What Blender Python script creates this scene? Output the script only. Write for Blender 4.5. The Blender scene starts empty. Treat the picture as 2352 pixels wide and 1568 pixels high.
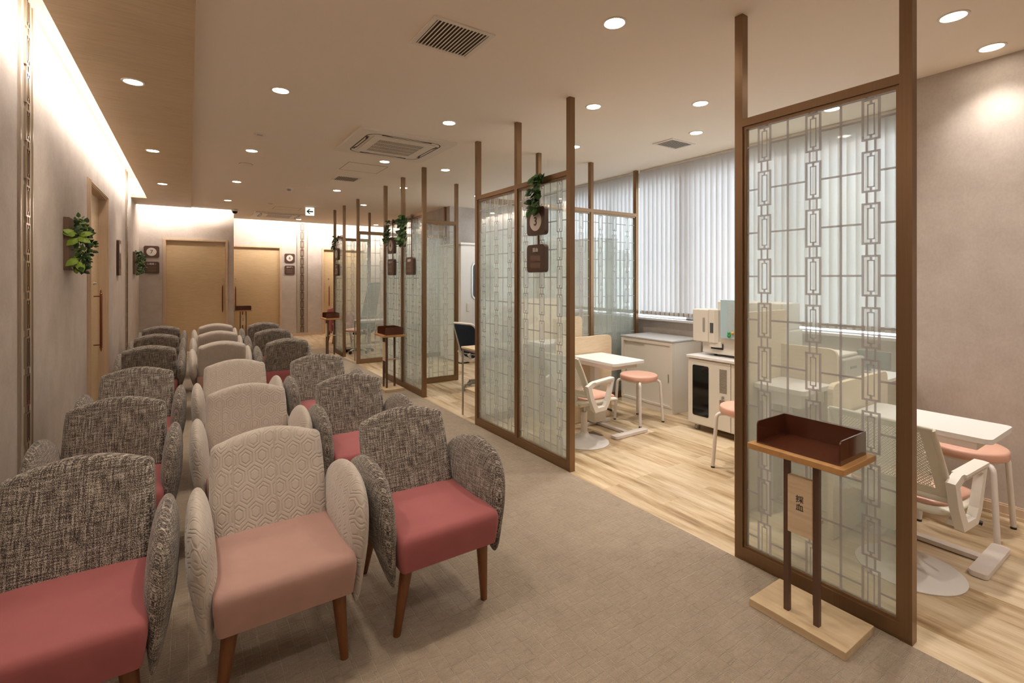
import bpy, bmesh, math, random
from mathutils import Vector, Matrix
PI = math.pi
random.seed(7)
sc = bpy.context.scene
C = sc.collection
# ---------------------------------------------------------------- camera, world, exposure
CAM_H = 1.30
YAW = math.atan(740/1110.7)
cam = bpy.data.cameras.new('camera'); camo = bpy.data.objects.new('camera', cam); C.objects.link(camo)
camo.location = (0, 0, CAM_H); camo.rotation_euler = (PI/2, 0, -YAW)
cam.sensor_width = 36; cam.lens = 36*1110.7/2352; cam.shift_y = -(784-641)/2352; cam.clip_start = 0.02
sc.camera = camo
sc.view_settings.view_transform = 'Standard'; sc.view_settings.look = 'None'
sc.view_settings.gamma = 1; sc.view_settings.use_curve_mapping = False
sc.view_settings.exposure = 2.05
w = bpy.data.worlds.new('sky'); sc.world = w; w.use_nodes = True
bg = w.node_tree.nodes['Background']; bg.inputs[0].default_value = (.86, .92, 1, 1); bg.inputs[1].default_value = 1.3
DL = 9.5          # downlight power
COVE = 4.4        # W per metre of cove strip
WARM = (1, .87, .71); COVEC = (1, .93, .86)
H = 2.53; SLAB = 2.505
XS = 2.15; XL = -.72
# ---------------------------------------------------------------- materials
def mat(name, col, rough=.6, metal=0, **kw):
    m = bpy.data.materials.new(name); m.use_nodes = True
    b = m.node_tree.nodes['Principled BSDF']
    b.inputs['Base Color'].default_value = (*col, 1); b.inputs['Roughness'].default_value = rough
    b.inputs['Metallic'].default_value = metal
    for k, v in kw.items(): b.inputs[k.replace('_', ' ')].default_value = v
    return m
def nt(m): return m.node_tree.nodes, m.node_tree.links, m.node_tree.nodes['Principled BSDF']
def N(m, t, **kw):
    n = m.node_tree.nodes.new(t)
    for k, v in kw.items():
        if k in n.inputs: n.inputs[k].default_value = v
        else: setattr(n, k, v)
    return n
def ramp(m, fac, stops):
    r = m.node_tree.nodes.new('ShaderNodeValToRGB')
    while len(r.color_ramp.elements) < len(stops): r.color_ramp.elements.new(.5)
    for e, (p, c) in zip(r.color_ramp.elements, stops): e.position = p; e.color = (*c, 1) if len(c) == 3 else c
    m.node_tree.links.new(fac, r.inputs[0]); return r
def coords(m, scale=(1, 1, 1), uv=False, rot=(0, 0, 0)):
    t = m.node_tree.nodes.new('ShaderNodeTexCoord'); p = m.node_tree.nodes.new('ShaderNodeMapping')
    p.inputs['Scale'].default_value = scale; p.inputs['Rotation'].default_value = rot
    m.node_tree.links.new(t.outputs['UV' if uv else 'Object'], p.inputs[0]); return p.outputs[0]
def math_(m, op, a, b=None, c=None):
    n = m.node_tree.nodes.new('ShaderNodeMath'); n.operation = op
    for i, v in enumerate((a, b, c)):
        if v is None: continue
        if isinstance(v, (int, float)): n.inputs[i].default_value = v
        else: m.node_tree.links.new(v, n.inputs[i])
    return n.outputs[0]
def mixc(m, f, a, b, mode='MIX'):
    n = m.node_tree.nodes.new('ShaderNodeMix'); n.data_type = 'RGBA'; n.blend_type = mode
    for i, v in ((0, f), (6, a), (7, b)):
        if isinstance(v, (int, float)): n.inputs[i].default_value = v
        elif isinstance(v, tuple): n.inputs[i].default_value = (*v, 1)
        else: m.node_tree.links.new(v, n.inputs[i])
    return n.outputs[2]
def bump(m, h, strength=.3, dist=.01):
    n = m.node_tree.nodes.new('ShaderNodeBump'); n.inputs['Strength'].default_value = strength; n.inputs['Distance'].default_value = dist
    m.node_tree.links.new(h, n.inputs['Height']); m.node_tree.links.new(n.outputs[0], m.node_tree.nodes['Principled BSDF'].inputs['Normal'])
def noise(m, vec, scale, detail=3, rough=.5):
    n = N(m, 'ShaderNodeTexNoise'); n.inputs['Scale'].default_value = scale; n.inputs['Detail'].default_value = detail; n.inputs['Roughness'].default_value = rough
    m.node_tree.links.new(vec, n.inputs['Vector']); return n.outputs['Fac']

def wallpaper():
    m = mat('wallpaper', (.5, .44, .4), .85); n, l, b = nt(m)
    v = coords(m)
    a = noise(m, v, 5, 6, .62); f = noise(m, coords(m, (75, 75, 48)), 1, 4, .65)
    s = math_(m, 'ADD', math_(m, 'MULTIPLY', a, .65), math_(m, 'MULTIPLY', f, .35))
    r = ramp(m, s, [(.34, (.455, .385, .34)), (.5, (.52, .45, .40)), (.66, (.585, .515, .465))])
    l.new(r.outputs[0], b.inputs['Base Color']); bump(m, f, .12, .004); return m
def wood(name, c0, c1, c2, axis='z', rough=.45, sc_=1.0):
    m = mat(name, c1, rough); n, l, b = nt(m)
    s = {'z': (9, 9, 90), 'x': (1.2, 40, 40), 'y': (40, 1.2, 40), 'v': (40, 40, 1.2)}[axis]
    v = coords(m, tuple(q*sc_ for q in s)); a = noise(m, v, 1, 5, .6); g = noise(m, coords(m), 3, 3)
    r = ramp(m, math_(m, 'ADD', math_(m, 'MULTIPLY', a, .75), math_(m, 'MULTIPLY', g, .25)), [(.3, c0), (.5, c1), (.7, c2)])
    l.new(r.outputs[0], b.inputs['Base Color']); return m
def slabwood():
    m = mat('ceiling_oak', (.5, .35, .22), .6); n, l, b = nt(m)
    a = noise(m, coords(m, (6, 60, 60)), 1, 5, .65); g = noise(m, coords(m, (3, 3, 3)), 1, 3)
    r = ramp(m, math_(m, 'ADD', math_(m, 'MULTIPLY', a, .7), math_(m, 'MULTIPLY', g, .3)), [(.3, (.51, .375, .225)), (.5, (.59, .44, .275)), (.7, (.65, .495, .32))])
    l.new(r.outputs[0], b.inputs['Base Color']); bump(m, a, .15, .003); return m
def planks():
    m = mat('vinyl_plank', (.6, .45, .3), .38); n, l, b = nt(m)
    v = coords(m, (1, 1, 1), rot=(0, 0, PI/2))
    br = N(m, 'ShaderNodeTexBrick'); br.inputs['Scale'].default_value = 1; br.inputs['Brick Width'].default_value = .92; br.inputs['Row Height'].default_value = .152
    br.inputs['Mortar Size'].default_value = .0012; br.inputs['Color1'].default_value = (.0, .0, .0, 1); br.inputs['Color2'].default_value = (1, 1, 1, 1)
    br.inputs['Mortar'].default_value = (.3, .3, .3, 1); br.offset = .37
    l.new(v, br.inputs['Vector'])
    # offset the grain per plank
    cx = N(m, 'ShaderNodeVectorMath', operation='MULTIPLY_ADD'); l.new(br.outputs['Color'], cx.inputs[0]); cx.inputs[1].default_value = (7, 9, 3)
    l.new(coords(m, (14, 1.6, 1)), cx.inputs[2])
    g = noise(m, cx.outputs[0], 1.0, 6, .62); 
    cf = N(m, 'ShaderNodeVectorMath', operation='MULTIPLY_ADD'); l.new(br.outputs['Color'], cf.inputs[0]); cf.inputs[1].default_value = (3, 5, 3)
    l.new(coords(m, (5, .9, 1)), cf.inputs[2]); g2 = noise(m, cf.outputs[0], 1.0, 3, .5)
    fine = noise(m, coords(m, (160, 6, 1)), 1, 3, .6)
    r = ramp(m, math_(m, 'ADD', math_(m, 'MULTIPLY', g, .55), math_(m, 'ADD', math_(m, 'MULTIPLY', g2, .3), math_(m, 'MULTIPLY', fine, .15))),
             [(.38, (.27, .17, .085)), (.45, (.44, .31, .175)), (.52, (.58, .45, .295)), (.64, (.70, .58, .42))])
    c = mixc(m, .16, r.outputs[0], br.outputs['Color'], 'SOFT_LIGHT')
    l.new(c, b.inputs['Base Color']); return m
def carpet():
    m = mat('carpet', (.35, .29, .22), .95); n, l, b = nt(m)
    def lines(rot, w_, h_, off, mort):
        br = N(m, 'ShaderNodeTexBrick'); br.inputs['Scale'].default_value = 1; br.inputs['Brick Width'].default_value = w_; br.inputs['Row Height'].default_value = h_
        br.inputs['Mortar Size'].default_value = mort; br.inputs['Mortar Smooth'].default_value = .6; br.offset = off; br.offset_frequency = 3; br.squash = .7; br.squash_frequency = 2
        vm = N(m, 'ShaderNodeVectorMath', operation='ADD'); l.new(coords(m, rot=(0, 0, rot)), vm.inputs[0])
        nn = N(m, 'ShaderNodeTexNoise'); nn.inputs['Scale'].default_value = 45; l.new(coords(m), nn.inputs['Vector'])
        sm = N(m, 'ShaderNodeVectorMath', operation='SCALE'); l.new(nn.outputs['Color'], sm.inputs[0]); sm.inputs['Scale'].default_value = .006
        l.new(sm.outputs[0], vm.inputs[1]); l.new(vm.outputs[0], br.inputs['Vector']); return br.outputs['Fac']
    a = lines(0, .13, .043, .43, .0021); c = lines(PI/2, .19, .052, .31, .0021)
    s = math_(m, 'MAXIMUM', a, c)
    big = noise(m, coords(m), 9, 3); fine = noise(m, coords(m), 420, 2)
    patch = noise(m, coords(m, (30, 90, 1)), 1, 2)
    base = ramp(m, math_(m, 'ADD', math_(m, 'MULTIPLY', fine, .45), math_(m, 'ADD', math_(m, 'MULTIPLY', patch, .3), math_(m, 'MULTIPLY', big, .25))),
                [(.3, (.255, .195, .135)), (.5, (.345, .27, .195)), (.7, (.43, .345, .255))])
    mask = math_(m, 'MULTIPLY', s, ramp(m, noise(m, coords(m), 14, 2), [(.38, (.15,)*3), (.6, (.8,)*3)]).outputs[0])
    col = mixc(m, mask, base.outputs[0], (.50, .41, .31))
    l.new(col, b.inputs['Base Color']); bump(m, math_(m, 'SUBTRACT', fine, math_(m, 'MULTIPLY', s, 1.4)), .8, .005)
    b.inputs['Sheen Weight'].default_value = .25; return m
def tweed(name, light=(.66, .61, .53), dark=(.022, .016, .015)):
    m = mat(name, (.3, .25, .22), .95); n, l, b = nt(m)
    fl = noise(m, coords(m, (430, 330, 1), True), 1, 1.5, .7)
    vs = noise(m, coords(m, (190, 14, 1), True), 1, 3, .7)
    hs = noise(m, coords(m, (16, 210, 1), True), 1, 3, .7)
    s = math_(m, 'ADD', math_(m, 'MULTIPLY', fl, .50), math_(m, 'ADD', math_(m, 'MULTIPLY', vs, .30), math_(m, 'MULTIPLY', hs, .26)))
    r = ramp(m, s, [(.462, dark), (.52, (.12, .095, .083)), (.565, (.35, .305, .26)), (.64, light)])
    l.new(r.outputs[0], b.inputs['Base Color']); bump(m, fl, .5, .003); b.inputs['Sheen Weight'].default_value = .2; return m
def hexfabric(seam=False):
    m = mat('pale_hexagon_velvet', (.5, .42, .37), .75); n, l, b = nt(m)
    uv = coords(m, (1/.055, 1/.074, 1), True)
    sep = N(m, 'ShaderNodeSeparateXYZ'); l.new(uv, sep.inputs[0]); X, Y = sep.outputs[0], sep.outputs[1]
    S3 = 1.7320508
    ax = math_(m, 'SUBTRACT', math_(m, 'FLOORED_MODULO', X, 1.0), .5); ay = math_(m, 'SUBTRACT', math_(m, 'FLOORED_MODULO', Y, S3), S3/2)
    bx = math_(m, 'SUBTRACT', math_(m, 'FLOORED_MODULO', math_(m, 'ADD', X, .5), 1.0), .5); by = math_(m, 'SUBTRACT', math_(m, 'FLOORED_MODULO', math_(m, 'ADD', Y, S3/2), S3), S3/2)
    def hexd(px, py):
        px = math_(m, 'ABSOLUTE', px); py = math_(m, 'ABSOLUTE', py)
        return math_(m, 'MAXIMUM', px, math_(m, 'ADD', math_(m, 'MULTIPLY', px, .5), math_(m, 'MULTIPLY', py, S3/2)))
    d = math_(m, 'MINIMUM', hexd(ax, ay), hexd(bx, by))
    def band(c, wd): return math_(m, 'SUBTRACT', 1, math_(m, 'MINIMUM', 1, math_(m, 'MULTIPLY', math_(m, 'ABSOLUTE', math_(m, 'SUBTRACT', d, c)), 1/wd)))
    gr = math_(m, 'ADD', band(.24, .05), band(.40, .05))
    nz = noise(m, coords(m), 9, 3)
    col = mixc(m, nz, (.46, .395, .345), (.55, .49, .435))
    if seam:
        sx = math_(m, 'ABSOLUTE', math_(m, 'SUBTRACT', math_(m, 'ABSOLUTE', X), 1.28)); sm = math_(m, 'SUBTRACT', 1, math_(m, 'MINIMUM', 1, math_(m, 'MULTIPLY', sx, 14)))
        gr = math_(m, 'MAXIMUM', gr, math_(m, 'MULTIPLY', sm, 1.5))
    col = mixc(m, math_(m, 'MULTIPLY', gr, .08), col, (.36, .27, .225))
    l.new(col, b.inputs['Base Color']); bump(m, math_(m, 'SUBTRACT', 1, gr), .42, .005)
    b.inputs['Sheen Weight'].default_value = .5; b.inputs['Sheen Roughness'].default_value = .4; return m
def velvet(name, c, sheen=.35):
    m = mat(name, c, .8); n, l, b = nt(m)
    nz = noise(m, coords(m), 14, 4); f = noise(m, coords(m), 500, 2)
    l.new(mixc(m, nz, tuple(q*.88 for q in c), tuple(min(1, q*1.1) for q in c)), b.inputs['Base Color']); bump(m, f, .15, .001)
    b.inputs['Sheen Weight'].default_value = sheen; b.inputs['Sheen Roughness'].default_value = .35; return m
def glass(name, haze, tint=(.84, .94, .89), refl=.10):  # tint puts the cool daylight reflection into the film's colour
    """etched privacy glass: part clear, part milky film, with a gentle surface reflection"""
    m = bpy.data.materials.new(name); m.use_nodes = True; n = m.node_tree.nodes; l = m.node_tree.links; n.clear()
    o = n.new('ShaderNodeOutputMaterial'); tr = n.new('ShaderNodeBsdfTransparent'); tr.inputs[0].default_value = (.965, .985, .975, 1)
    tl = n.new('ShaderNodeBsdfTranslucent'); tl.inputs[0].default_value = (*tint, 1); df = n.new('ShaderNodeBsdfDiffuse'); df.inputs[0].default_value = (*tint, 1)
    m1 = n.new('ShaderNodeMixShader'); m1.inputs[0].default_value = .35; l.new(tl.outputs[0], m1.inputs[1]); l.new(df.outputs[0], m1.inputs[2])
    # film density: thin near the top and bottom edges of the pane, fuller through the middle
    tc = n.new('ShaderNodeTexCoord'); sp = n.new('ShaderNodeSeparateXYZ'); l.new(tc.outputs['Object'], sp.inputs[0])
    rp = n.new('ShaderNodeMapRange'); rp.interpolation_type = 'SMOOTHSTEP'; rp.inputs[1].default_value = 2.0; rp.inputs[2].default_value = 1.45; rp.inputs[3].default_value = haze*.25; rp.inputs[4].default_value = haze
    l.new(sp.outputs[2], rp.inputs[0])
    m2 = n.new('ShaderNodeMixShader'); l.new(rp.outputs[0], m2.inputs[0]); l.new(tr.outputs[0], m2.inputs[1]); l.new(m1.outputs[0], m2.inputs[2])
    gl = n.new('ShaderNodeBsdfGlossy'); gl.inputs['Roughness'].default_value = .02; gl.inputs[0].default_value = (1, 1, 1, 1)
    fr = n.new('ShaderNodeFresnel'); fr.inputs[0].default_value = 1.45
    mu = n.new('ShaderNodeMath'); mu.operation = 'MULTIPLY'; l.new(fr.outputs[0], mu.inputs[0]); mu.inputs[1].default_value = .4
    m3 = n.new('ShaderNodeMixShader'); l.new(mu.outputs[0], m3.inputs[0]); l.new(m2.outputs[0], m3.inputs[1]); l.new(gl.outputs[0], m3.inputs[2])
    l.new(m3.outputs[0], o.inputs[0]); return m
def film(name, c, a):
    m = bpy.data.materials.new(name); m.use_nodes = True; n = m.node_tree.nodes; l = m.node_tree.links; n.clear()
    o = n.new('ShaderNodeOutputMaterial'); tr = n.new('ShaderNodeBsdfTransparent'); df = n.new('ShaderNodeBsdfDiffuse'); df.inputs[0].default_value = (*c, 1)
    x = n.new('ShaderNodeMixShader'); x.inputs[0].default_value = a; l.new(tr.outputs[0], x.inputs[1]); l.new(df.outputs[0], x.inputs[2]); l.new(x.outputs[0], o.inputs[0]); return m
def emit(name, c, s):
    m = bpy.data.materials.new(name); m.use_nodes = True; n = m.node_tree.nodes; l = m.node_tree.links; n.clear()
    o = n.new('ShaderNodeOutputMaterial'); e = n.new('ShaderNodeEmission'); e.inputs[0].default_value = (*c, 1); e.inputs[1].default_value = s; l.new(e.outputs[0], o.inputs[0]); return m
def bronze():
    m = mat('bronze_metal', (.24, .14, .07), .36, .55); n, l, b = nt(m)
    a = noise(m, coords(m, (400, 400, 3)), 1, 2); l.new(mixc(m, a, (.215, .125, .062), (.28, .17, .09)), b.inputs['Base Color']); return m
def blindfab():
    m = bpy.data.materials.new('blind_fabric'); m.use_nodes = True; n = m.node_tree.nodes; l = m.node_tree.links; n.clear()
    o = n.new('ShaderNodeOutputMaterial'); tl = n.new('ShaderNodeBsdfTranslucent'); tl.inputs[0].default_value = (.62, .63, .66, 1); df = n.new('ShaderNodeBsdfDiffuse'); df.inputs[0].default_value = (.70, .67, .64, 1)
    x = n.new('ShaderNodeMixShader'); x.inputs[0].default_value = .65; l.new(tl.outputs[0], x.inputs[1]); l.new(df.outputs[0], x.inputs[2]); l.new(x.outputs[0], o.inputs[0]); return m

M = dict(
    wall=wallpaper(), ceil=mat('ceiling_paint', (.87, .765, .64), .9), cove=mat('cove_paint', (.80, .74, .66), .9), slab=slabwood(),
    floor=planks(), carpet=carpet(), tweed=tweed('brown_tweed'), hexf=hexfabric(), hexs=hexfabric(True),
    rose=velvet('rose_velvet', (.365, .108, .112), .2), blush=velvet('blush_velvet', (.42, .25, .215), .3), mauve=velvet('mauve_fabric', (.30, .22, .26)),
    plain=velvet('plain_taupe_backing', (.30, .225, .165), .1),
    leg=wood('walnut_leg', (.13, .045, .013), (.19, .07, .022), (.25, .10, .033), 'v', .35), bronze=bronze(), copper=mat('copper_pull', (.22, .075, .04), .35, .7), chrome=mat('polished_metal', (.55, .47, .40), .22, .95),
    steel=mat('satin_steel', (.5, .48, .45), .35, .9),
    door=wood('maple_door', (.56, .395, .215), (.62, .45, .26), (.67, .50, .30), 'z', .5), trim=wood('maple_trim', (.55, .40, .27), (.62, .46, .32), (.66, .50, .36), 'v', .5),
    strip=mat('strip_board', (.42, .36, .29), .6), maple=wood('pale_maple', (.61, .46, .29), (.69, .54, .36), (.75, .60, .43), 'z', .5), base=wood('maple_base', (.52, .375, .22), (.60, .45, .28), (.66, .51, .34), 'y', .45), oak=wood('oak_edge', (.44, .22, .075), (.52, .28, .10), (.58, .33, .135), 'x', .4),
    walnut=mat('walnut_post', (.115, .058, .036), .45), sign=mat('sign_brown', (.085, .042, .026), .5), signlit=mat('sign_insert', (.17, .105, .08), .25), disc=mat('sign_disc', (.66, .58, .52), .5), ink=mat('dark_lettering', (.03, .025, .02), .5), pale=mat('pale_lettering', (.75, .70, .66), .5),
    tray=mat('smoked_acrylic', (.10, .030, .015), .12, Coat_Weight=.5), white=mat('white_plastic', (.74, .70, .65), .4), cream=mat('cream_plastic', (.68, .63, .53), .45), whitetop=mat('white_laminate', (.74, .71, .69), .35), whitemetal=mat('white_powder_coat', (.72, .66, .62), .3),
    greytop=mat('grey_laminate', (.50, .48, .46), .35), cabinet=mat('cabinet_cream', (.70, .645, .56), .45), cabside=mat('cabinet_side', (.60, .56, .49), .45), black=mat('black_plastic', (.012, .011, .011), .35), blackglass=mat('black_glass', (.006, .006, .006), .06), darkgrey=mat('dark_grey_fabric', (.07, .08, .085), .8),
    grey=mat('grey_plastic', (.32, .29, .25), .45), peach=mat('peach_vinyl', (.68, .39, .295), .42), navy=mat('navy_mesh', (.008, .022, .05), .8), bluepanel=mat('pale_blue_panel', (.42, .56, .62), .4),
    green=mat('green_magnet', (.02, .30, .06), .35), yellow=mat('yellow_magnet', (.65, .38, .05), .35), red=mat('red_magnet', (.5, .03, .02), .35), exitgreen=mat('exit_green', (.005, .10, .05), .5), exitwhite=emit('exit_panel', (.62, .62, .52), .55),
    lamp=emit('lamp_lens', (1, .90, .74), 9), led=emit('led_strip', COVEC, 4), ventdark=mat('vent_dark', (.08, .06, .045), .8), vent=mat('vent_white', (.78, .70, .60), .6), seam=mat('dark_seam', (.2, .13, .08), .8),
    leafl=mat('lime_leaf', (.22, .34, .035), .5), leafg=mat('green_leaf', (.045, .12, .02), .5), leafp=mat('variegated_leaf', (.24, .32, .15), .5), leafd=mat('dark_leaf', (.014, .045, .010), .5), stem=mat('vine_stem', (.08, .09, .02), .6), planter=mat('planter_brown', (.17, .105, .07), .55),
    blind=blindfab(), glass=glass('etched_glass', .27), film=film('etched_line', (.58, .56, .58), .52), clear=glass('window_glass', .0), aluminium=mat('window_aluminium', (.55, .56, .58), .4, .6), tile=mat('floor_hatch', (.17, .12, .085), .6))
# ---------------------------------------------------------------- mesh helpers
class MB:
    def __init__(s): s.bm = bmesh.new(); s.uv = s.bm.loops.layers.uv.new('UVMap')
    def box(s, x0, x1, y0, y1, z0, z1, bev=0, seg=2, mi=0):
        vs = [s.bm.verts.new((x, y, z)) for x in (x0, x1) for y in (y0, y1) for z in (z0, z1)]
        fs = [s.bm.faces.new([vs[i] for i in q]) for q in ((0, 1, 3, 2), (4, 6, 7, 5), (0, 4, 5, 1), (2, 3, 7, 6), (0, 2, 6, 4), (1, 5, 7, 3))]
        if mi:
            for f in fs: f.material_index = mi
        if bev:
            es = list({e for f in fs for e in f.edges}); bmesh.ops.bevel(s.bm, geom=es, offset=bev, segments=seg, affect='EDGES', profile=.5)
        return s
    def ngon(s, pts, vec, mi=0):
        """extrude a planar outline (3-D points) by vec"""
        a = [s.bm.verts.new(p) for p in pts]; b = [s.bm.verts.new(Vector(p)+Vector(vec)) for p in pts]
        f = [s.bm.faces.new(a), s.bm.faces.new(b[::-1])]
        for i in range(len(pts)): j = (i+1) % len(pts); f.append(s.bm.faces.new((a[j], a[i], b[i], b[j])))
        for q in f: q.material_index = mi
        return s
    def tube(s, pts, r, n=10, cap=True):
        pts = [Vector(p) for p in pts]; rs = r if isinstance(r, (list, tuple)) else [r]*len(pts); rings = []
        up = None
        for i, p in enumerate(pts):
            t = (pts[min(i+1, len(pts)-1)]-pts[max(i-1, 0)]).normalized()
            if up is None: up = Vector((0, 0, 1)) if abs(t.z) < .9 else Vector((1, 0, 0))
            a = t.cross(up).normalized(); b2 = t.cross(a).normalized(); up = -b2 if abs(t.dot(b2)) < .99 else up
            rings.append([s.bm.verts.new(p+rs[i]*(math.cos(2*PI*k/n)*a+math.sin(2*PI*k/n)*b2)) for k in range(n)])
        for r0, r1 in zip(rings, rings[1:]):
            for k in range(n): s.bm.faces.new((r0[k], r0[(k+1) % n], r1[(k+1) % n], r1[k]))
        if cap: s.bm.faces.new(rings[0][::-1]); s.bm.faces.new(rings[-1])
        return s
    def lathe(s, prof, c=(0, 0, 0), n=32, axis='z'):
        rings = []
        for r, z in prof:
            r = max(r, .0004)
            rings.append([])
            for k in range(n):
                a = 2*PI*k/n; p = (r*math.cos(a), r*math.sin(a), z)
                if axis == 'x': p = (p[2], p[0], p[1])
                if axis == 'y': p = (p[0], p[2], p[1])
                rings[-1].append(s.bm.verts.new(Vector(p)+Vector(c)))
        for r0, r1 in zip(rings, rings[1:]):
            for k in range(n): s.bm.faces.new((r0[k], r0[(k+1) % n], r1[(k+1) % n], r1[k]))
        s.bm.faces.new(rings[0][::-1]); s.bm.faces.new(rings[-1]); return s
    def puff(s, outline, T, p, place, rs=(1, .992, .975, .94, .88, .78, .6, .3), uvs=1):
        """inflate a star-shaped 2-D outline to a cushion: T half-thickness, p edge hardness"""
        cx = sum(q[0] for q in outline)/len(outline); cy = sum(q[1] for q in outline)/len(outline); n = len(outline)
        uvd = {}
        def V(a, b2, t): v = s.bm.verts.new(place(a, b2, t)); uvd[v] = (a+t*1.3, b2+t*.3); return v
        rim = [V(a, b2, 0) for a, b2 in outline]
        for sg in (1, -1):
            prev = rim
            for r in rs[1:]:
                t = T*math.sqrt(max(0, 1-r**p))*sg
                cur = [V(cx+(a-cx)*r, cy+(b2-cy)*r, t) for a, b2 in outline]
                for k in range(n):
                    q = (prev[k], prev[(k+1) % n], cur[(k+1) % n], cur[k]); f = s.bm.faces.new(q if sg > 0 else q[::-1])
                prev = cur
            c = V(cx, cy, T*sg)
            for k in range(n): q = (prev[k], prev[(k+1) % n], c); s.bm.faces.new(q if sg > 0 else q[::-1])
        for f in s.bm.faces:
            for lp in f.loops:
                if lp.vert in uvd: lp[s.uv].uv = uvd[lp.vert]
        return s
    def leaf(s, c, d, up, L, W, mi=0):
        d = Vector(d).normalized(); a = d.cross(Vector(up)).normalized(); nrm = a.cross(d)
        c = Vector(c); P = [c, c+d*L*.3+a*W*.5-nrm*W*.12, c+d*L*.65+a*W*.4-nrm*W*.1, c+d*L-nrm*L*.12, c+d*L*.65-a*W*.4-nrm*W*.1, c+d*L*.3-a*W*.5-nrm*W*.12, c+d*L*.45+nrm*W*.08]
        v = [s.bm.verts.new(p) for p in P]
        for i in range(6): f = s.bm.faces.new((v[i], v[(i+1) % 6], v[6])); f.material_index = mi
        return s
    def build(s, name, m, parent=None, smooth=None, loc=None):
        bmesh.ops.recalc_face_normals(s.bm, faces=s.bm.faces)
        me = bpy.data.meshes.new(name); s.bm.to_mesh(me); s.bm.free()
        for q in (m if isinstance(m, (list, tuple)) else [m]): me.materials.append(M[q])
        if smooth is not None:
            me.polygons.foreach_set('use_smooth', [True]*len(me.polygons))
            if smooth < 180: me.set_sharp_from_angle(angle=math.radians(smooth))
        o = bpy.data.objects.new(name, me); C.objects.link(o)
        if parent: o.parent = parent
        if loc: o.location = loc
        return o
def thing(name, label, cat, loc=(0, 0, 0), rz=0, group=None):
    o = bpy.data.objects.new(name, None); C.objects.link(o); o.location = loc; o.rotation_euler = (0, 0, rz); o.empty_display_size = .05
    return tag(o, label, cat, group)
def tag(o, label, cat, group=None):
    o['label'] = label; o['category'] = cat
    if group: o['group'] = group
    return o
def struct(o): o['kind'] = 'structure'; return o
def kids(o): return [c for c in C.objects if c.parent == o]
def dup(root, loc, rz, label, group=None):
    r = root.copy(); C.objects.link(r); r.location = loc; r.rotation_euler = (0, 0, rz); r['label'] = label
    if group: r['group'] = group
    for ch in kids(root):
        c = ch.copy(); C.objects.link(c); c.parent = r
        for g in kids(ch): d = g.copy(); C.objects.link(d); d.parent = c
    return r
def rrect(x0, x1, y0, y1, r, n=5):
    P = []
    for cx, cy, a0 in ((x1-r, y1-r, 0), (x0+r, y1-r, 90), (x0+r, y0+r, 180), (x1-r, y0+r, 270)):
        for k in range(n+1): a = math.radians(a0+90*k/n); P.append((cx+r*math.cos(a), cy+r*math.sin(a)))
    return P
def text(s, size, m, parent, facing, pos, name='lettering', depth=.0012, bold=0.0):
    cu = bpy.data.curves.new('t', 'FONT'); cu.body = s; cu.size = size; cu.align_x = 'CENTER'; cu.align_y = 'CENTER'; cu.extrude = depth; cu.offset = bold; cu.space_line = .95
    to = bpy.data.objects.new('t', cu); C.objects.link(to); bpy.context.view_layer.update()
    me = bpy.data.meshes.new_from_object(to.evaluated_get(bpy.context.evaluated_depsgraph_get())); bpy.data.objects.remove(to)
    R = {'-y': Matrix.Rotation(PI/2, 4, 'X'), '-x': Matrix.Rotation(-PI/2, 4, 'Z') @ Matrix.Rotation(PI/2, 4, 'X'), '+x': Matrix.Rotation(PI/2, 4, 'Z') @ Matrix.Rotation(PI/2, 4, 'X')}[facing]
    me.transform(Matrix.Translation(pos) @ R); me.materials.clear(); me.materials.append(M[m])
    o = bpy.data.objects.new(name, me); C.objects.link(o); o.parent = parent; return o

# ---------------------------------------------------------------- room shell
def S(name, m, *boxes):
    b = MB()
    for q in boxes: b.box(*q)
    return struct(b.build(name, m))
S('floor', 'floor', (-1.2, 6.2, -1.8, 12.6, -.1, 0))
S('floor_carpet', 'carpet', (XL, 2.118, -1.7, 9.55, 0, .006))
bpy.data.objects['floor_carpet'].name = 'floor.001'
YB7, YB6 = 10.35, 12.0
S('wall_left', 'wall', (XL-.12, XL, -1.7, 5.36, 0, 2.9), (XL-.12, XL, 6.46, YB7, 0, 2.9), (XL-.12, XL, 5.36, 6.46, 2.16, 2.9))
S('wall_back_left', 'wall', (-1.0, -.39, YB7, YB7+.12, 0, 2.9), (.59, .68, YB7, YB7+.12, 0, 2.9), (-.39, .59, YB7, YB7+.12, 2.02, 2.9))
S('wall_back_return', 'wall', (.58, .68, YB7+.12, YB6+.12, 0, 2.9))
S('wall_back', 'wall', (.68, .70, YB6, YB6+.12, 0, 2.9), (1.73, 2.594, YB6, YB6+.12, 0, 2.9), (.70, 1.73, YB6, YB6+.12, 2.04, 2.9), (2.594, 3.62, YB6, YB6+.12, 2.04, 2.9), (3.62, 6.1, YB6, YB6+.12, 0, 2.9))
S('wall_front', 'wall', (-.9, 4.6, -1.8, -1.7, 0, 2.9))
S('wall_right', 'wall', (3.72, 4.5, -1.7, 1.17, 0, 2.9))
S('wall_window', 'wall', (4.36, 4.48, 1.17, 7.35, 0, .845), (4.36, 4.48, 1.17, 7.35, 2.42, 2.9))
S('wall_far_right', 'wall', (3.64, 4.5, 7.35, 9.0, 0, 2.9), (6.0, 6.1, 9.0, YB6, 0, 2.9), (4.5, 6.1, 8.9, 9.0, 0, 2.9))
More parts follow.
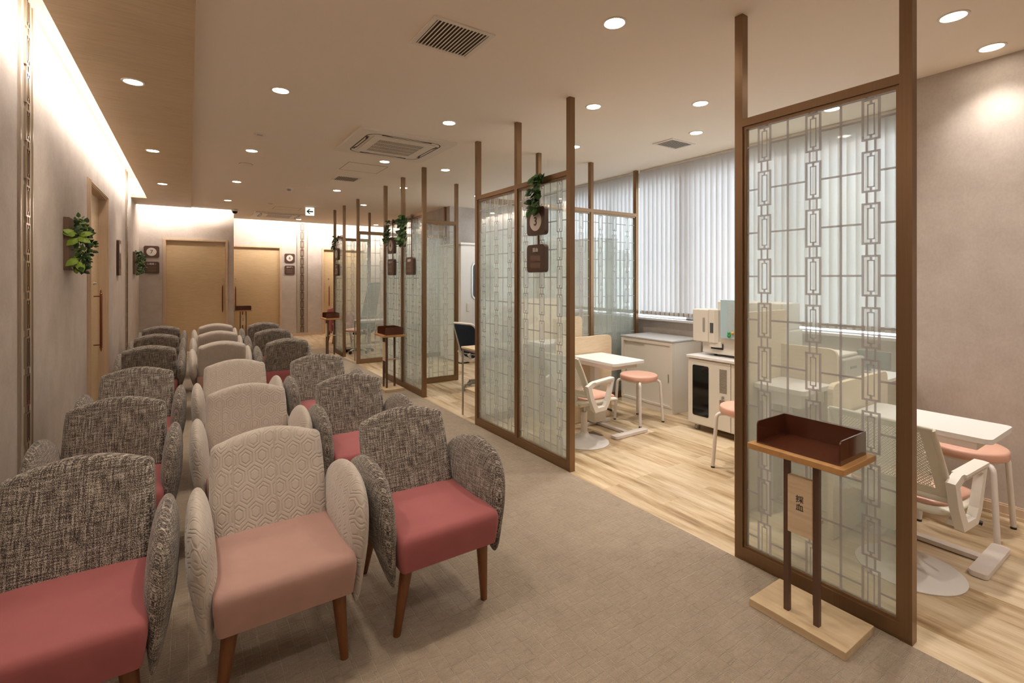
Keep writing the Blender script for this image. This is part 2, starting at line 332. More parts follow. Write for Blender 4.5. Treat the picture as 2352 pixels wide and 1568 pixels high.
# ceiling: main field, stopping short of the back walls to leave the light coves
S('ceiling', 'ceil', (.018, 4.5, -1.7, 9.93, H, H+.05), (.70, 6.1, 9.93, 11.24, H, H+.05), (4.5, 6.1, 8.9, 9.93, H, H+.05))
S('ceiling_cove', 'cove', (-.9, -.30, -1.7, 9.0, 2.78, 2.83), (-.32, -.29, -1.7, 9.0, H+.02, 2.78),
  (-.9, .70, 9.6, YB7+.1, 2.83, 2.88), (-.9, .40, 9.6, 9.63, H, 2.83), (.70, 6.1, 10.9, YB6+.1, 2.83, 2.88), (.95, 6.1, 10.9, 10.93, H+.05, 2.83), (.40, 1.0, 9.6, 11.0, 2.83, 2.88), (.97, 1.0, 9.6, 10.93, H+.05, 2.83), (.40, .97, 9.6, 9.63, H+.05, 2.83))
bpy.data.objects['ceiling_cove'].name = 'ceiling.001'
o = S('ceiling_panel', 'slab', (-.53, .018, -1.7, 9.0, SLAB, H+.02), (XL, .018, 9.0, 9.8, SLAB, H+.02)); o.name = 'ceiling.002'
S('trim_1', 'trim', (.018, .022, -1.7, 9.8, SLAB-.001, H))
# skirting
S('baseboard_right', 'trim', (3.705, 3.72, -1.7, 1.17, 0, .062), (3.70, 3.72, -1.7, 1.17, .0, .018), (3.712, 3.72, -1.7, 1.17, .062, .07))
S('baseboard_back', 'trim', (1.73, 2.594, YB6-.014, YB6, 0, .06), (3.62, 6.0, YB6-.014, YB6, 0, .06))
S('baseboard_left', 'trim', (XL, XL+.012, -1.7, 5.36, 0, .06), (XL, XL+.012, 6.46, YB7, 0, .06))
# window: frames, glass and sill
S('window_sill', 'whitetop', (4.29, 4.40, 1.17, 7.35, .845, .866)); bpy.data.objects['window_sill'].name = 'trim_2'
for i, (y0, y1) in enumerate(((1.17, 3.2), (3.2, 5.3), (5.3, 7.35))):
    w_ = bpy.data.objects.new(f'window_{i+1}', None); C.objects.link(w_); struct(w_)
    b = MB(); b.box(4.39, 4.43, y0, y0+.05, .866, 2.42).box(4.39, 4.43, y1-.05, y1, .866, 2.42).box(4.39, 4.43, y0, y1, .866, .874).box(4.39, 4.43, y0, y1, 2.37, 2.42).box(4.39, 4.43, (y0+y1)/2-.02, (y0+y1)/2+.02, .9, 2.4)
    b.build('window_frame', 'aluminium', w_); MB().box(4.405, 4.411, y0+.03, y1-.03, .89, 2.39).build('window_pane', 'clear', w_)
# ---------------------------------------------------------------- doors
def pull(parent, pos, facing, h=.50):
    """turned copper pull bar with finials and stand-offs, plus lock"""
    x, y, z = pos; dx, dy = {'-y': (0, -1), '+x': (1, 0)}[facing]; off = .055
    cx, cy = x+dx*off, y+dy*off; b = MB()
    pr = [(0, 0), (.006, .004), (.004, .012), (.010, .02), (.006, .03), (.013, .04), (.009, .05), (.011, .06), (.011, h-.06), (.009, h-.05), (.013, h-.04), (.006, h-.03), (.010, h-.02), (.004, h-.012), (.006, h-.004), (0, h)]
    b.lathe(pr, (cx, cy, z-h/2), 16)
    for s in (-1, 1): zz = z+s*(h/2-.065); b.tube([(x, y, zz), (cx, cy, zz)], .006, 8)
    b.build('door_handle', 'copper', parent, 40)
def lock(parent, pos, facing):
    x, y, z = pos; b = MB(); b.lathe([(.0, 0), (.017, 0), (.017, .006), (.009, .008), (.009, .022), (0, .024)], (0, 0, 0), 18, 'y' if facing == '-y' else 'x')
    o = b.build('door_lock', 'steel', parent, 40); o.location = (x, y, z)
    if facing == '-y': o.scale = (1, -1, 1)
def door(name, x0, x1, y, ztop, hx, hz=.94):
    t = bpy.data.objects.new(name, None); C.objects.link(t); struct(t)
    MB().box(x0+.045, x1-.045, y+.045, y+.085, .004, ztop-.045).build('door_leaf', 'door', t)
    b = MB()
    for w_, d, e, k in ((.045, -.012, 0, .10), (.036, -.020, .008, .09)):
        for (a, c) in ((x0+e, x0+w_), (x1-w_, x1-e)): b.box(a, c, y+d, y+k, 0, ztop-e)
        b.box(x0+w_, x1-w_, y+d, y+k, ztop-w_, ztop-e)
    b.build('door_frame', 'trim', t); pull(t, (hx, y+.045, hz), '-y'); lock(t, (hx, y+.045, 1.31), '-y'); return t
door('door_1', -.39, .59, YB7, 2.02, .50)
door('door_2', .70, 1.73, YB6, 2.04, .822, .90)
door('door_3', 2.594, 3.62, YB6, 2.04, 2.76, .90)
# sliding door in the left wall
t = bpy.data.objects.new('door_4', None); C.objects.link(t); struct(t)
MB().box(XL-.085, XL-.05, 5.40, 6.42, .004, 2.12).build('door_leaf', 'door', t)
b = MB()
for w_, d, e, k in ((.05, .012, 0, .10), (.042, .02, .010, .09), (.032, .026, .018, .08)):
    for (a, c) in ((5.36+e, 5.36+w_), (6.46-w_, 6.46-e)): b.box(XL-k, XL+d, a, c, 0, 2.16-e)
    b.box(XL-k, XL+d, 5.36+w_, 6.46-w_, 2.16-w_, 2.16-e)
b.build('door_frame', 'trim', t); pull(t, (XL-.05, 6.10, .90), '+x', .60); lock(t, (XL-.05, 6.1, 1.26), '+x')
# ---------------------------------------------------------------- chain fretwork (screens, wall strips)
PZ = .1975; Z0 = 1.313
def fret(b, put, c, z0, z1, W=.062, Hh=.158, lw=.010, inner=True, t=.001, zo=Z0):
    """column of linked rectangles centred on c; put(b,a0,a1,z0,z1) adds one flat bar"""
    k0 = int(math.floor((z0-zo)/PZ))-1; k1 = int(math.ceil((z1-zo)/PZ))+1
    def P(a0, a1, q0, q1):
        q0 = max(q0, z0); q1 = min(q1, z1)
        if q1-q0 > .001: put(b, a0, a1, q0, q1)
    for k in range(k0, k1+1):
        zc = zo+k*PZ; w = W/2; h = Hh/2
        P(c-w, c-w+lw*.9, zc-h, zc+h); P(c+w-lw*.9, c+w, zc-h, zc+h); P(c-w+lw*.9, c+w-lw*.9, zc-h, zc-h+lw*.8); P(c-w+lw*.9, c+w-lw*.9, zc+h-lw*.8, zc+h)
        for s in (-1, 1): P(c+s*W*.22-lw*.36, c+s*W*.22+lw*.36, zc+h, zc+PZ-h)
        if inner:
            w2 = W*.2; h2 = h-lw*1.9; l2 = lw*.42
            P(c-w2, c-w2+l2, zc-h2, zc+h2); P(c+w2-l2, c+w2, zc-h2, zc+h2); P(c-w2, c+w2, zc-h2, zc-h2+l2); P(c-w2, c+w2, zc+h2-l2, zc+h2)
            P(c-l2, c+l2, zc+h2, zc+h-lw*.8); P(c-l2, c+l2, zc-h+lw*.8, zc-h2)
def wall_strip(y, x, facing, label):
    if facing == '+x':
        t = thing('decorative_wall_strip', label, 'wall decoration', (x, y, 0), 0, 'metal chain strips set in the walls')
        b = MB().box(0, .006, -.118, .118, .06, 2.77).build('backing_board', 'strip', t)
        b = MB()
        for a in (-.118, .108): b.box(.006, .012, a, a+.010, .06, 2.77)
        b.build('edge_bead', 'chrome', t)
        b = MB(); fret(b, lambda q, a0, a1, z0, z1: q.box(.006, .016, a0, a1, z0, z1), 0, .08, 2.76, .075, .165, .012); b.build('metal_chain', 'chrome', t)
    else:
        t = thing('decorative_wall_strip', label, 'wall decoration', (x, y, 0), 0, 'metal chain strips set in the walls')
        MB().box(-.118, .118, -.006, 0, .06, 2.6).build('backing_board', 'strip', t)
        b = MB()
        for a in (-.118, .110): b.box(a, a+.008, -.012, -.006, .06, 2.6)
        b.build('edge_bead', 'chrome', t)
        b = MB(); fret(b, lambda q, a0, a1, z0, z1: q.box(a0, a1, -.016, -.006, z0, z1), 0, .08, 2.6, .075, .165, .012); b.build('metal_chain', 'walnut', t)
wall_strip(3.515, XL, '+x', 'vertical metal chain strip on the left wall nearest the viewer')
wall_strip(8.36, XL, '+x', 'narrow chain strip far down the left wall, past the brown edge-on sign')
wall_strip(YB6, 2.16, '-y', 'dark chain strip on the back wall beside sign number 6')
# ---------------------------------------------------------------- glass screens
PW = .038
def screen(name_label, axis, fixed, a0, bays, bw=.632, posts=None, group='bronze framed glass screens', first=False):
    """axis 'y': runs along y at x=fixed from a0; axis 'x': runs along x at y=fixed from a0. posts rise to the ceiling"""
    t = thing('glass_screen', name_label, 'partition screen', (fixed, a0, 0) if axis == 'y' else (a0, fixed, 0), 0, group)
    def bx(b, u0, u1, d0, d1, z0, z1):
        if axis == 'y': b.box(d0, d1, u0, u1, z0, z1)
        else: b.box(u0, u1, d0, d1, z0, z1)
    D = .022; L = bays*bw
    start = 0 if axis == 'y' else PW/2+.001
    for k in range(bays+1):
        if axis == 'x' and k == 0 and not first: continue
        b = MB(); bx(b, k*bw-PW/2, k*bw+PW/2, -D, D, 0, H); b.build('post', 'bronze', t)
    for k in range(bays):
        u0 = k*bw+(PW/2 if axis == 'y' or k else .023); u1 = (k+1)*bw-PW/2
        b = MB(); bx(b, u0, u1, -D, D, 2.005, 2.04); bx(b, u0, u1, -D*.6, D*.6, 1.99, 2.005); b.build('top_rail', 'bronze', t)
        b = MB(); bx(b, u0, u1, -D, D, .004, .06); bx(b, u0, u1, -D*.6, D*.6, .06, .07)
        bx(b, u0, u0+.012, -D*.6, D*.6, .07, 1.99); bx(b, u1-.012, u1, -D*.6, D*.6, .07, 1.99); b.build('glazing_frame', 'bronze', t)
        g0, g1 = u0+.012, u1-.012
        b = MB(); bx(b, g0, g1, -.003, .003, .07, 1.99); gl = b.build('glass_pane', 'glass', t)
        b = MB(); mid = (g0+g1)/2; cs = (mid-.204, mid, mid+.204)
        put = lambda q, a, c, z0, z1: bx(q, a, c, -.0046, -.0034, z0, z1)
        for c in cs: fret(b, put, c, .07, 1.99)
        for c in (mid-.102, mid+.102): put(b, c-.0045, c+.0045, .07, 1.99)
        segs = [(g0, cs[0]-.031), (cs[0]+.031, cs[1]-.031), (cs[1]+.031, cs[2]-.031), (cs[2]+.031, g1)]
        z = Z0-6*PZ
        while z < 1.98:
            if z > .08:
                for (q0, q1) in segs: put(b, q0, q1, z-.004, z+.004)
            z += PZ
        b.build('etched_fretwork', 'film', gl)
    return t
sA = screen('single bay glass screen nearest the viewer, behind the wooden tray stand', 'y', XS, .658, 1)
sB = screen('two bay glass screen with the number 3 sign', 'y', XS, 2.51, 2)
sB2 = screen('three bay glass screen running to the window beside the white cabinet', 'x', 3.79, XS, 3, .688)
sC = screen('two bay glass screen in the middle distance with two brown signs', 'y', XS, 4.975, 2)
sC2 = screen('single bay glass side screen behind the middle distance screen, left of the blue chair', 'x', 5.607, XS, 1, .72)
sD2 = screen('glass screen in front of the tall grey chair, beyond the middle distance screen', 'x', 7.50, XS, 2, .74, first=True)
sD = screen('farthest narrow glass screen along the aisle, next to the far tray stand', 'y', XS, 8.29, 1)
sD3 = screen('glass screen at the far end of the aisle turned towards the viewer', 'x', 8.922, XS, 1, .62)
# ---------------------------------------------------------------- downlights
LN = 0
def lamp_proto():
    t = thing('ceiling_downlight', '', 'ceiling light', (0, 0, 0), 0, 'round recessed ceiling downlights')
    MB().lathe([(.047, -.001), (.049, -.004), (.058, -.004), (.060, 0), (.047, .0)], n=32).build('trim_ring', 'vent', t, 40)
    MB().lathe([(0, -.0015), (.046, -.0015), (.046, 0), (0, 0)], n=32).build('lens', 'lamp', t)
    l = bpy.data.lights.new('downlight', 'SPOT'); l.energy = DL; l.color = WARM; l.spot_size = math.radians(112); l.spot_blend = 1.0; l.shadow_soft_size = .045
    lo = bpy.data.objects.new('lamp_light', l); C.objects.link(lo); lo.parent = t; lo.location = (0, 0, -.012); return t
lp = lamp_proto(); used = False
ROWS = [(-.288, (0.0, 1.84, 3.74, 5.644, 7.536), SLAB, 'in the wooden ceiling panel'), (.493, (-.05, 1.68, 3.46, 5.236, 7.003, 8.742), H, 'in the row above the armchairs'),
        (1.697, (-.1, 1.659, 3.441, 4.951, 6.93), H, 'above the aisle'), (2.395, (2.546, 4.948, 6.229, 8.029), H, 'just inside the screens'), (2.975, (-.6, .738, 2.085, 3.419), H, 'above the treatment desks'),
        (3.54, (-.6, .724, 2.522, 6.231), H, 'nearest the window side')]
ordn = ['first', 'second', 'third', 'fourth', 'fifth', 'sixth']
spots = []
for x, ys, z, w_ in ROWS:
    vis = [y for y in ys if y > .6]
    for y in ys:
        lab = f'round downlight {w_}, {ordn[vis.index(y)]} from the viewer' if y in vis else f'round downlight {w_}, above and behind the viewer'
        spots.append((x, y, z, lab))
spots += [(1.862, 10.707, H, 'small round downlight beside the far air conditioner near the back wall'), (3.50, 10.80, H, 'small round downlight near the bright back wall, right of the far screens'), (3.861, 1.626, H, 'round downlight seen through the nearest glass screen'), (4.7, 10.0, H, 'round downlight in the far right corner')]
for i, (x, y, z, lab) in enumerate(spots):
    if i == 0: lp.location = (x, y, z); lp['label'] = lab
    else: d = dup(lp, (x, y, z), 0, lab)
    if x > 2.3:                     # the treatment rooms have the brighter, whiter lamps
        for k in kids(d):
            if k.type == 'LIGHT':
                nm = 'bright' if x < 3.3 else 'window_side'
                if nm not in bpy.data.lights: q = k.data.copy(); q.name = nm; q.energy = DL*(1.85 if x < 3.3 else .85); q.color = (1, .93, .85)
                k.data = bpy.data.lights[nm]
# cove lights
def cove(name, label, x0, x1, y0, y1, z, dirv, k_=.95):
    t = thing(name, label, 'light', ((x0+x1)/2, (y0+y1)/2, z), 0, 'hidden cove light strips')
    hx, hy = (x1-x0)/2, (y1-y0)/2
    MB().box(-hx, hx, -hy, hy, 0, .012).build('led_tape', 'led', t)
    L = max(x1-x0, y1-y0); l = bpy.data.lights.new('cove', 'AREA'); l.shape = 'RECTANGLE'; l.size = L; l.size_y = .05; l.energy = COVE*L*k_; l.color = COVEC; l.spread = math.radians(150)
    lo = bpy.data.objects.new('lamp_light', l); C.objects.link(lo); lo.parent = t; lo.location = (0, 0, .05)
    d = Vector(dirv).normalized(); xa = Vector((0, 1, 0)) if hy > hx else Vector((1, 0, 0)); za = -d; ya = za.cross(xa).normalized(); xa = ya.cross(za)
    lo.rotation_euler = Matrix((xa, ya, za)).transposed().to_euler(); return t
cove('cove_light_strip', 'long light strip glowing along the top of the left wall', -.52, -.50, -1.6, 8.95, H+.03, (-1, 0, -.5), .40)
cove('cove_light_strip', 'light strip glowing above door number 7', -.70, .60, 9.86, 9.88, H+.03, (0, 1, .1))
cove('cove_light_strip', 'light strip glowing above the back wall and door number 6', .95, 5.9, 11.20, 11.22, H+.06, (0, 1, .0))
cove('cove_light_strip', 'short light strip at the corner between the two back walls', .74, .76, 10.0, 11.2, H+.06, (-1, 0, .1))
# ---------------------------------------------------------------- ceiling fittings
def grille(x0, x1, y0, y1, n, label, cross=True, bars='y'):
    t = thing('ceiling_vent', label, 'air vent', ((x0+x1)/2, (y0+y1)/2, H)); hx, hy = (x1-x0)/2, (y1-y0)/2; f = .022
    b = MB(); b.box(-hx, hx, -hy, -hy+f, -.007, 0).box(-hx, hx, hy-f, hy, -.007, 0).box(-hx, -hx+f, -hy+f, hy-f, -.007, 0).box(hx-f, hx, -hy+f, hy-f, -.007, 0); b.build('frame', 'vent', t)
    MB().box(-hx+f, hx-f, -hy+f, hy-f, -.0008, 0).build('dark_opening', 'ventdark', t)
    b = MB()
    for k in range(n):
        if bars == 'y':
            x = -hx+f+(2*hx-2*f)*(k+.5)/n; b.ngon([(x-.005, -hy+f, -.0062), (x+.004, -hy+f, -.001), (x+.006, -hy+f, -.001), (x+.0025, -hy+f, -.0062)], (0, 2*hy-2*f, 0))
        else:
            y = -hy+f+(2*hy-2*f)*(k+.5)/n; b.ngon([(-hx+f, y-.004, -.006), (-hx+f, y+.006, -.001), (-hx+f, y+.0075, -.001), (-hx+f, y-.002, -.006)], (2*hx-2*f, 0, 0))
    b.build('louvres', 'vent', t); return t
grille(.95, 1.28, 2.07, 2.38, 15, 'large square louvred vent in the ceiling nearest the viewer')
grille(1.447, 1.74, 5.90, 6.19, 12, 'dark louvred vent in the ceiling behind the access hatch')
grille(3.50, 3.82, 2.73, 2.95, 12, 'small pale louvred vent near the window blinds')
def cassette(x0, x1, y0, y1, label):
    t = thing('ceiling_air_conditioner', label, 'air conditioner', ((x0+x1)/2, (y0+y1)/2, H)); h = (x1-x0)/2; k = (y1-y0)/2
    MB().ngon([(a, b_, -.018) for a, b_ in rrect(-h, h, -k, k, .02)], (0, 0, .018)).build('panel', 'vent', t)
    def ring(b, o, w_, z0, z1, r):
        a = rrect(-o, o, -o, o, r, 6); c = rrect(-o+w_, o-w_, -o+w_, o-w_, max(r-w_, .004), 6)
        for i in range(len(a)):
            j = (i+1) % len(a); q = [b.bm.verts.new((p[0], p[1], z0)) for p in (a[i], a[j], c[j], c[i])]; b.bm.faces.new(q)
    b = MB()
    for o_, w_, r in ((h*.78, .011, .10),): ring(b, o_, w_, -.0188, 0, r)
    for s in (-1, 1):
        b.box(-h*.42, h*.42, s*h*.70-.004, s*h*.70+.004, -.019, -.018); b.box(s*h*.70-.004, s*h*.70+.004, -h*.42, h*.42, -.019, -.018)
    for sx in (-1, 1):
        for sy in (-1, 1): b.ngon([(sx*h*.76, sy*h*.52, -.019), (sx*h*.70, sy*h*.52, -.019), (sx*h*.72, sy*h*.30, -.019)], (0, 0, .001)); b.ngon([(sy*h*.52, sx*h*.76, -.019), (sy*h*.52, sx*h*.70, -.019), (sy*h*.30, sx*h*.72, -.019)], (0, 0, .001))
    b.build('air_slot', 'ventdark', t)
    g = .47*h
    MB().box(-h*.64, h*.64, -h*.64, h*.64, -.024, -.018, .004).build('inlet_panel', 'vent', t)
    MB().box(-g, g, -g, g, -.0245, -.024).build('inlet_opening', 'ventdark', t)
    b = MB(); n = 30
    for q in range(n+1): x = -g+2*g*q/n; b.box(x-.0032, x+.0032, -g, g, -.0262, -.0245)
    for q in range(5): y = -g+2*g*q/4; b.box(-g, g, y-.004, y+.004, -.0264, -.0245)
    b.build('inlet_grille', 'vent', t); return t
cassette(1.14, 2.01, 3.90, 4.73, 'square four-way ceiling air conditioner nearest the viewer')
cassette(.98, 1.86, 9.84, 10.58, 'distant ceiling air conditioner beside the green exit sign')
def hatch(x0, x1, y0, y1, label):
    b = MB(); e = .004
    b.box(x0, x1, y0, y0+e, H-.0015, H).box(x0, x1, y1-e, y1, H-.0015, H).box(x0, x0+e, y0, y1, H-.0015, H).box(x1-e, x1, y0, y1, H-.0015, H)
    t = thing('access_hatch', label, 'ceiling hatch', ((x0+x1)/2, (y0+y1)/2, H)); f = b.build('seam', 'seam', t); f.location = -t.location
    p = MB().box(x0+e, x1-e, y0+e, y1-e, H-.001, H).build('hatch_panel', 'ceil', t); p.location = -t.location
hatch(1.388, 1.81, 5.165, 5.57, 'flush square ceiling hatch behind the nearest air conditioner')
hatch(1.2, 1.62, 9.02, 9.37, 'flush ceiling hatch left of the exit sign')
for x, y, r, lab in ((.495, 4.6, .05, 'small round perforated ceiling speaker in front of the plain disc'), (.50, 5.885, .062, 'plain round cover disc in the ceiling above the armchairs'), (1.094, 8.705, .05, 'tiny round disc in the far ceiling left of the exit sign')):
    t = thing('ceiling_disc', lab, 'ceiling fitting', (x, y, H)); MB().lathe([(r, 0), (r, -.004), (r-.006, -.007), (0, -.008)], n=32).build('cover', 'vent', t, 40)
    b = MB()
    for i in range(5):
        for j in range(5): b.lathe([(0, -.0085), (.0025, -.0085), (.0025, -.0078), (0, -.0078)], ((i-2)*.009, (j-2)*.009, 0), 6)
    if r < .055: b.build('perforation', 'ventdark', t)
    else:
        b.bm.free(); MB().lathe([(r+.004, 0), (r+.004, -.002), (r, -.002), (r, 0)], n=32).build('rim', 'seam', t)
t = thing('smoke_detector', 'small white smoke detector on the ceiling above the aisle', 'smoke detector', (1.111, 7.077, H))
MB().lathe([(.05, 0), (.05, -.012), (.044, -.018), (0, -.018)], n=28).build('base', 'vent', t, 40); MB().lathe([(.022, -.018), (.024, -.034), (.016, -.042), (0, -.043)], n=20).build('sensor', 'grey', t, 40)
t = thing('security_camera', 'grey dome security camera at the corner of the glowing cove', 'security camera', (.66, 9.80, H))
MB().lathe([(.055, 0), (.055, -.03), (.05, -.035), (0, -.035)], n=28).build('housing', 'vent', t, 40); MB().lathe([(.045, -.035), (.042, -.055), (.028, -.072), (0, -.08)], n=24).build('dome', 'blackglass', t, 60)
t = thing('exit_sign', 'white exit sign with a green arrow hanging from the ceiling', 'sign', (1.70, 8.76, H))
t.rotation_euler = (0, 0, -.15)
MB().box(-.075, .075, -.012, .012, -.155, 0, .003).build('housing', 'vent', t); MB().box(-.068, .068, -.0135, -.012, -.148, -.012).build('face', 'exitwhite', t)
MB().ngon([(x, -.0137, z-.08) for x, z in ((-.055, 0), (-.01, .042), (.012, .042), (-.018, .011), (.052, .011), (.052, -.011), (-.018, -.011), (.012, -.042), (-.01, -.042))], (0, -.001, 0)).build('arrow', 'exitgreen', t)
text('EXIT', .017, 'exitgreen', t, '-y', (.045, -.0145, -.135))
# ---------------------------------------------------------------- vertical blinds
def blind(y0, y1, label):
    t = thing('vertical_blind', label, 'window blind', (4.27, y0, 0), 0, 'vertical slat blinds across the window wall'); L = y1-y0
    MB().box(-.02, .02, .005, L-.005, 2.508, 2.528).build('headrail', 'whitemetal', t)
    b = MB(); n = int(L/.060)
    for k in range(n):
        y = (k+.5)*L/n; a = math.radians(30); hw = .0365; c, s = math.cos(a)*hw, math.sin(a)*hw
        P = [(-s*q+.004*(1-q*q), y+c*q) for q in (-1, -.5, 0, .5, 1)]
        lo = [b.bm.verts.new((p[0], p[1], .905)) for p in P]; hi = [b.bm.verts.new((p[0], p[1], 2.51)) for p in P]
        for i in range(4): b.bm.faces.new((lo[i], lo[i+1], hi[i+1], hi[i]))
    sl = b.build('slats', 'blind', t, 60)
    b = MB()
    for k in range(n): y = (k+.5)*L/n; b.box(.004, .0045, y-.029, y+.029, .906, .945)
    b.build('weight_hem', 'plain', t)
blind(1.19, 2.62, 'vertical slat blind seen through the nearest glass screen')
blind(2.63, 3.77, 'vertical slat blind above the white sliding cabinet')
blind(3.81, 5.6, 'vertical slat blind beyond the three bay screen')
blind(5.61, 7.3, 'vertical slat blind farthest along the window wall')
# ---------------------------------------------------------------- armchairs
def arm_outline():
    P = [(.25, .42), (.262, .47), (.235, .52), (.16, .565), (.07, .60), (-.03, .618), (-.12, .612), (-.19, .583), (-.232, .535), (-.25, .47), (-.252, .40), (-.245, .32), (-.238, .25), (-.222, .215), (-.198, .21), (-.165, .232), (-.10, .265), (0, .30), (.11, .335), (.20, .37)]
    out = []; n = len(P)      # Catmull-Rom smoothing
    for i in range(n):
        p0, p1, p2, p3 = (Vector(P[(i+k-1) % n]) for k in range(4))
        for q in (0, .5): out.append(tuple(.5*((2*p1)+(p2-p0)*q+(2*p0-5*p1+4*p2-p3)*q*q+(3*p1-p0-3*p2+p3)*q**3)))
    return out
def back_outline():
    P = [(-.197, .0), (-.200, .15), (-.198, .30)]
    r = .035
    for k in range(5): a = PI-k*PI/2/4*.86; P.append((-.194+r+r*math.cos(a)-.0, .352+r*math.sin(a)*.8))
    for k in range(1, 9): x = -.15+.30*k/9; P.append((x, .383+.032*math.cos(x/.16*PI/2)))
    for k in range(5): a = .22+PI/2*.86-k*PI/2/4*.86; P.append((.194-r+r*math.cos(a), .352+r*math.sin(a)*.8))
    P += [(.198, .30), (.200, .15), (.197, .0)]
    for k in range(1, 6): P.append((.197-.394*k/6, 0))
    return P
def seat_mesh(b):
    """tapered block with a domed top and soft front edge"""
    nx, ny = 12, 12; rows = []
    prof = [(.0, -.262, .0), (.03, -.268, .05), (.07, -.272, .10), (.105, -.272, .12), (.122, -.262, .13), (.131, -.240, .135)]
    # rings of rounded rectangles from bottom to top
    rings = []
    for z, w_, f, bk, r in ((.270, .192, -.258, .205, .015), (.30, .197, -.263, .21, .018), (.345, .203, -.268, .215, .02), (.372, .204, -.268, .215, .022), (.388, .201, -.262, .212, .022), (.397, .192, -.250, .205, .024), (.402, .172, -.225, .19, .026), (.405, .12, -.16, .14, .03), (.407, .05, -.08, .06, .02)):
        pts = rrect(-w_, w_, f, bk, r, 4); rings.append([b.bm.verts.new((x, y, z-.012*(y+.27)/.48)) for x, y in pts])
    for a, c in zip(rings, rings[1:]):
        for k in range(len(a)): b.bm.faces.new((a[k], a[(k+1) % len(a)], c[(k+1) % len(a)], c[k]))
    b.bm.faces.new(rings[0][::-1]); b.bm.faces.new(rings[-1])
def armchair(label, fab, seatm, group):
    t = thing('armchair', label, 'armchair', (0, 0, 0), 0, group)
    b = MB(); seat_mesh(b); b.build('seat', seatm, t, 50)
    th = math.radians(21); s, c = math.sin(th), math.cos(th)
    b = MB(); b.puff(back_outline(), .042, 14, lambda x, q, d: (x, .128+s*q+c*(-d), .325+c*q+s*d*.9)); b.build('backrest', 'hexs' if fab == 'hexf' else fab, t, 180)
    for sg in (-1, 1):
        b = MB(); b.puff(arm_outline(), .041, 2.8, lambda y, z, d: (sg*(.210+.028*max(0, (z-.21)/.40)**.8)+d*(.45+.55*min(1, max(0, (z-.20)/.2))), y, z), rs=(1, .99, .96, .9, .8, .65, .45, .2)); b.build('armrest', fab, t, 180)
    for sx in (-1, 1):
        MB().tube([(sx*.155, -.205, .275), (sx*.183, -.175, .006)], [.024, .0135], 14).build('leg', 'leg', t, 40)
        MB().tube([(sx*.150, .17, .275), (sx*.168, .268, .006)], [.022, .013], 14).build('leg', 'leg', t, 40)
    return t
G1 = 'tweed armchairs with rose seats'; G2 = 'pale armchairs with blush seats'
tw = armchair('x', 'tweed', 'rose', G1); pl = armchair('x', 'hexf', 'blush', G2)
COLX = (-.297, .257, .809)
rowsy = (1.87, 2.83, 3.81); rrows = (5.60, 6.69, 7.76)
rn = ['nearest the viewer', 'second from the viewer', 'third from the viewer']
rf = ['nearest of the three turned away', 'middle of the three turned away', 'farthest of the three turned away']
cn = ['brown tweed armchair in the left column by the wall', 'pale hexagon patterned armchair in the middle column', 'brown tweed armchair in the right column along the aisle']
ut = up_ = False
for ci, x in enumerate(COLX):
    src = pl if ci == 1 else tw
    for ri, y in enumerate(rowsy+rrows):
        dy = {2: (0, -.03, -.07, -.10, -.10, -.12)}.get(ci, (0, 0, 0, 0, 0, 0))[ri]; dx = (0, .01, .02, -.0, .01, .03)[ri] if ci else (0, .0, .01, -.0, .0, .0)[ri]
        lab = cn[ci]+', '+(rn[ri] if ri < 3 else rf[ri-3]); rz = 0 if ri < 3 else PI
        L = (x+dx, y+dy, 0)
        if ci == 0 and ri == 0: tw.location = L; tw['label'] = lab
        elif ci == 1 and ri == 0: pl.location = L; pl['label'] = lab
        else:
            d = dup(src, L, rz, lab)
            if ri >= 3 and ci == 1:
                for k in kids(d):
                    if k.name.startswith('backrest'): k['label'] = 'backrest with its plain taupe rear face'
# ---------------------------------------------------------------- tray stands
def stand_proto():
    t = thing('tray_stand', '', 'stand', (0, 0, 0), 0, 'wooden tray stands')
    MB().box(-.115, .115, -.17, .17, 0, .03, .002).build('base', 'base', t)
    MB().box(-.130, .130, -.17, .17, .628, .650, .002).build('shelf', 'oak', t)
    for x, y in ((-.055, -.053), (-.055, .053), (.058, 0)):
        MB().box(x-.0095, x+.0095, y-.0095, y+.0095, .03, .628).build('leg', 'walnut', t)
    MB().box(-.072, -.052, -.0435, .0435, .34, .555, .001).build('name_plate', 'maple', t)
    MB().box(-.052, .085, -.012, .012, .345, .360).build('crossbar', 'maple', t)
    return t
def tray(loc, label, rz=0):
    t = thing('acrylic_tray', label, 'tray', loc, rz, 'dark brown acrylic trays')
    MB().box(-.10, .105, -.148, .148, 0, .006).build('tray_floor', 'tray', t)
    MB().box(.100, .105, -.143, .143, .006, .085).build('back_wall', 'tray', t)
    for s in (-1, 1):
        y = s*.1455; pts = [(-.10, .006), (.105, .006), (.105, .085), (-.086, .085)]+[(-.086-.014*math.sin(a), .071+.014*math.cos(a)) for a in (.4, .8, 1.2, 1.57)]
        MB().ngon([(p[0], y-.0025, p[1]) for p in pts], (0, .005, 0)).build('side_wall', 'tray', t)
    return t
st = stand_proto(); st.location = (1.962, .905, .006); st['label'] = 'wooden tray stand nearest the viewer with a plate reading 採血'
plate = [k for k in kids(st) if k.name.startswith('name_plate')][0]
others = [((1.962, 5.545, .006), 0, 'wooden tray stand in front of the middle distance glass screen'), ((1.962, 8.42, .006), 0, 'wooden tray stand in front of the farthest glass screen')]
for L, rz, lab in others: dup(st, L, rz, lab)
text('採', .029, 'ink', plate, '-x', (-.0722, .0, .472)); text('血', .029, 'ink', plate, '-x', (-.0722, .0, .442))
tray((1.962, .905, .656), 'smoked brown tray on the stand nearest the viewer')
tray((1.962, 5.545, .656), 'dark brown tray on the stand before the middle distance screen')
